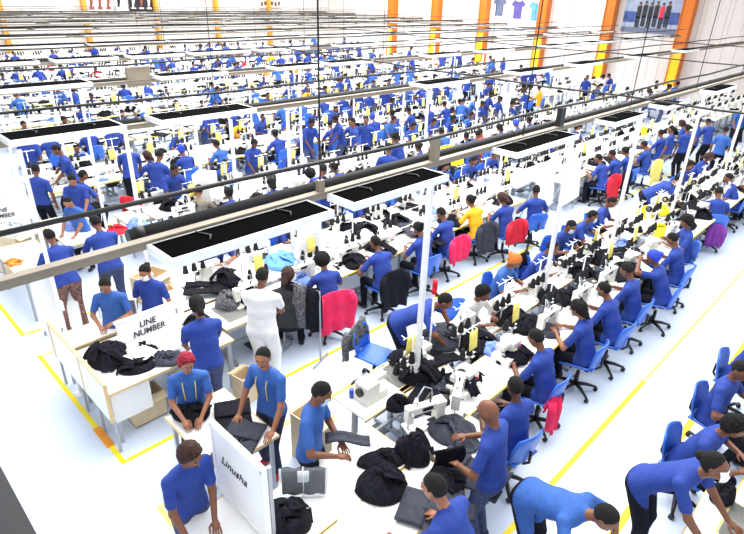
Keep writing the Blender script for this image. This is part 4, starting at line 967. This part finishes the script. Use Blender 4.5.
# yellow-edged machine table with its machine at the first line's far row
t = thing('sewing_table', (-3.38, 3.72, 0), R(-90), 'yellow-edged sewing table beside the masked man', 'table'); stable_parts(t)
t2 = mk_machine(1); t2.location = (-3.38, 3.55, .75); t2.rotation_euler = (0, 0, R(-90)); t2['label'] = 'white overlock sewing machine on the yellow-edged table'; del t2['group']
t2 = mk_machine(0); t2.location = (-2.62, 4.12, .75); t2.rotation_euler = (0, 0, R(120)); t2['label'] = 'large cream sewing machine in front of the bald man'; del t2['group']
t2 = mk_machine(0); t2.location = (-2.66, 3.62, .75); t2.rotation_euler = (0, 0, R(70)); t2['label'] = 'cream sewing machine on the table behind the bald man'; del t2['group']
for i, (x, y) in enumerate(((-3.45, 4.05), (-3.28, 4.05), (-3.02, 4.38), (-2.86, 4.3))):
    tag(ob('thread_cone', CONEME, None, (x, y, .752)), ('left', 'second', 'third', 'right')[i] + ' black thread cone of four on tables by the tall post', 'thread cone')
tag(MB().cyl((-3.5, 3.38, .75), (-3.5, 3.38, .86), .03, mat('blue_bottle', (40, 70, 180), .3)).build('thread_spool'), 'small blue spool on the yellow-edged table', 'spool')
# empty chair, jackets
t = chair_root((-4.15, 4.42, 0), R(-70), 'empty light blue swivel chair with a patterned jacket')
def jk(x, y, a, m_, lab, sd=0, long=False, w=.46): put('jacket', jacket(m_, sd, long, w), x, y, 0, R(a), lab, 'jacket')
jk(-4.15, 4.42, -70, PATT, 'grey patterned jacket hanging on the empty blue chair', 1)
jk(-5.47, 4.76, 75, PINK, 'large pink jacket on the chair of the afro-haired person', 2, True, .52)
jk(-5.37, 5.86, 80, PANT, 'black jacket hanging on the chair next past the pink jacket', 3, True)
jk(-5.52, 7.70, 90, PINK, 'smaller pink jacket behind the tall white post', 4)
jk(-5.56, 8.69, 80, DENIM2, 'grey jacket behind the yellow-shirted person', 5, True)
jk(-5.25, 9.24, 80, RED, 'red jacket beyond the yellow-shirted person', 6)
jk(-5.31, 13.84, 85, RED, 'long red jacket on a chair of the second line', 7, True)
jk(-5.12, 16.16, 85, mat('pale_yellow_cloth', (246, 226, 120), .8), 'pale yellow jacket on a chair of the second line', 8, True)
jk(-5.28, 14.47, 90, PANT, 'black jacket on the chair first past the long red one', 8, True)
jk(-3.82, 7.87, -90, PANT, 'dark jacket on a chair back of the first line', 9)
jk(-11.89, 3.69, 20, PANT, 'black cloth draped over a chair of the third line', 10, True)
put('cloth', jacket(PINK, 3, False, .14), -2.26, 5.14, -.22, R(92), 'small pink cloth hooked on a blue chair', 'cloth')
put('jacket', jacket(RED, 3), -10.9, 4.0, 0, R(200), 'red cloth over a chair behind the third line front', 'jacket')
put('bag', garment(73, .16, .26, .34, PANT), -2.25, 10.05, .42, R(20), 'black bag held at the side of the sideways person', 'bag')
put('purple_cloth', jacket(mat('purple_cloth', (120, 50, 150), .8, var=.1), 4, False, .26), -2.48, 13.0, -.25, R(30), 'purple cloth hanging under the chair seen from behind', 'cloth')
# yellow cloths and bins
put('yellow_cloth', garment(81, .34, .3, .22, YEL), -3.5, 11.7, .76, 0, 'yellow cloth heap on the first line past the third seated person', 'cloth')
put('yellow_cloth', garment(82, .26, .3, .18, YEL), -3.3, 12.15, .76, 0, 'second yellow cloth heap right behind the first', 'cloth')
put('yellow_cloth', garment(83, .3, .34, .2, YEL), -2.9, 10.9, .76, 0, 'yellow cloth heap beside the sideways seated person', 'cloth')
put('yellow_cloth', garment(84, .75, .8, .4, YEL), -8.3, 11.3, .95, 0, 'bright yellow cloth over the third line near the clamp', 'cloth')
put('orange_tag', garment(85, .3, .34, .2, YEL), -6.5, 19.5, .82, 0, 'yellow cloth far up the second line', 'cloth')
put('blue_cloth', garment(86, .55, .5, .16, mat('pale_blue_sheet', (110, 170, 236), .7, var=.08, bump=.3)), -6.62, 4.75, .82, 0, 'pale blue sheet on the second line centre', 'cloth')
put('red_cloth', garment(87, .34, .3, .2, RED), -8.9, 12.6, .8, 0, 'red cloth beyond the second overhead light', 'cloth')
# cabinet and leaning boards
def cabinet(x, y, w, d, h, lab, rz=0):
    t = thing('cabinet', (x, y, 0), rz, lab, 'cabinet'); MB().box((0, 0, h/2), (w, d, h), WSTEEL).build('cabinet_body', t, bevel=.006)
    f = MB().box((0, -d/2-.008, h/2), (w-.04, .015, h-.06), TOP).build('cabinet_door', t); MB().box((w*.35, -d/2-.025, h*.55), (.015, .02, .12), CHROME).build('handle', f)
cabinet(-9.85, 5.35, .36, .4, 1.45, 'tall white cabinet standing beside the leaning man', R(40))
cabinet(-6.35, 5.15, .36, .3, 1.5, 'tall white cabinet under the nearest overhead light', R(45))
def board(x, y, rz, w, h, lab, lean=-.12, leg=True, z=.35):
    t = thing('display_board', (x, y, 0), rz, lab, 'board'); Mx = Matrix.Rotation(lean, 3, 'X')
    MB().box((0, 0, z+h/2), (w, .02, h), PAPER, M=Mx).build('board', t)
    K = MB()
    for s in (-1, 1): K.tube([(s*(w/2-.02), .02+lean*0, 0), (s*(w/2-.02), .02, z+.05)], .015, STEEL, 6); K.tube([(s*(w/2-.02), .35, 0), (s*(w/2-.02), .03, z+h*.7)], .013, STEEL, 6)
    K.tube([(-w/2, .02, z), (w/2, .02, z)], .013, STEEL, 6); K.build('board_stand', t)
board(-5.7, 11.55, R(100), 1.2, 1.1, 'large white board on a stand beside the second line')
board(-5.55, 12.6, R(95), 1.0, .9, 'second white board on a stand behind the large one')
board(-8.22, 1.88, R(66), .55, .95, 'narrow white board standing by the patterned trousers', z=.12)
sign(-11.4, 2.15, .80, R(75), 'white LINE NUMBER sign at the left edge, third line', '3')
# third line front
table(-9.55, 1.95, 1.5, .62, 'long white table at the left edge under the orange cloth')
table(-10.4, 2.95, 1.5, .75, 'white table with light blue shirt pieces at the third line front')
table(-12.3, 2.3, 1.2, .7, 'white table below the left edge LINE NUMBER sign')
table(-10.3, 4.2, .6, .9, 'white table by the leaning man at the third line')
carton('carton', -10.95, 2.15, 0.0, (.55, .6, .75), R(30), 'open cardboard box with clear bag at the left edge')
put('plastic_bag', garment(91, .5, .5, .3, mat('clear_bag', (206, 214, 224), .25, var=.1, bump=.5)), -10.95, 2.15, .62, 0, 'crumpled clear bag in the open cardboard box', 'bag')
carton('carton', -8.35, 3.35, 0, (.4, .5, .45), R(20), 'open cardboard box in the aisle behind the two women')
carton('carton', -7.75, 3.3, 0, (.5, .35, .35), R(-10), 'smaller cardboard box beside the open one in the aisle')
carton('carton', -5.75, 1.95, 0, (.5, .4, .36), R(0), 'cardboard box under the second line front desk')
carton('carton', -5.7, 2.6, 0, (.4, .4, .5), R(10), 'cardboard box under the desk beside the braided woman')
carton('carton', -3.72, 2.98, 0, (.34, .30, .62), R(5), 'tall beige box standing between woman and masked man')
carton('carton', -5.05, 3.0, 0, (.2, .26, .42), R(10), 'beige box behind the braided woman legs')
# second line: first tables past the desk
table(-6.0, 3.55, .8, .85, 'white table with speckled bundle past the front desk', edge=WOODE)
table(-6.7, 3.1, .7, .9, 'beige-edged white table behind the LINE NUMBER sign')
def hang(x, y, lab, m_, sd):
    t = thing('garment_rack', (x, y, 0), R(20), lab, 'rack')
    K = MB(); K.tube([(-.3, 0, 0), (-.3, 0, 1.15), (.3, 0, 1.15), (.3, 0, 0)], .014, STEEL, 6); K.tube([(-.3, -.2, .02), (-.3, .2, .02)], .014, STEEL, 6); K.tube([(.3, -.2, .02), (.3, .2, .02)], .014, STEEL, 6); K.build('rack_frame', t)
    return t
hang(-5.3, 4.12, 'low rack with dark clothes beside the man in white', DENIM, 5)
for i, m_ in enumerate((DENIM, PATT, DENIM)):
    put('trousers', MB().sheet(lambda a, b, i=i: ((a-.5)*.2, .05*math.copysign(1, b-.5)*min(1, abs(b-.5)*6) + .015*math.sin(a*9), 1.175 - abs(b-.5)*1.3 + 0), 8, 16, .02, m_), -5.3 + (i-1)*.19, 4.12 + (i-1)*.07, 0, R(20), ('dark trousers nearest the man in white on the low rack', 'black and white printed cloth on the low rack', 'dark trousers at the far end of the low rack')[i])
put('held_garment', MB().sheet(lambda a, b: ((a-.5)*.30 + .03*math.sin(b*6), .05*math.sin(a*7)*b, -b*.42), 10, 12, .02, DENIM), -2.12, 3.30, 1.02, R(60), 'black garment hanging from the hands of the bald man')
put('jeans', jeans(68, DENIM2), -2.22, 3.36, .76, R(100), 'grey jeans spread below the hands of the bald man')
put('jeans', jeans(69, DENIM), -3.02, 4.28, .76, R(20), 'dark jeans spread by the foot of the tall post')
put('jeans', jeans(70, DENIM2), -3.62, 5.12, .76, R(150), 'grey jeans hanging towards the bending man')
# right-hand table
table(.14, 4.45, .9, .86, 'white table under the masked person leaning with both hands')
put('denim_pile', garment(95, .2, .3, .16, DENIM), -.2, 4.86, .76, 0, 'small black bundle beside the masked person at the right')
put('denim_pile', garment(96, .3, .3, .12, DENIM), .0, 5.9, .77, 0, 'dark cloth at the right edge table')
table(-.55, 3.2, .5, .8, 'white table under the person bending at the bottom')
# red signal lamp beside the tall post
t = thing('signal_lamp', (-3.42, 4.62, 0), 0, 'red stack lamp on a thin pole beside the tall post', 'lamp')
MB().cyl((0, 0, .76), (0, 0, 1.62), .012, WSTEEL).build('pole', t); MB().cyl((0, 0, 1.62), (0, 0, 1.70), .03, RED).cyl((0, 0, 1.71), (0, 0, 1.79), .03, RED).build('lamp_shade', t)
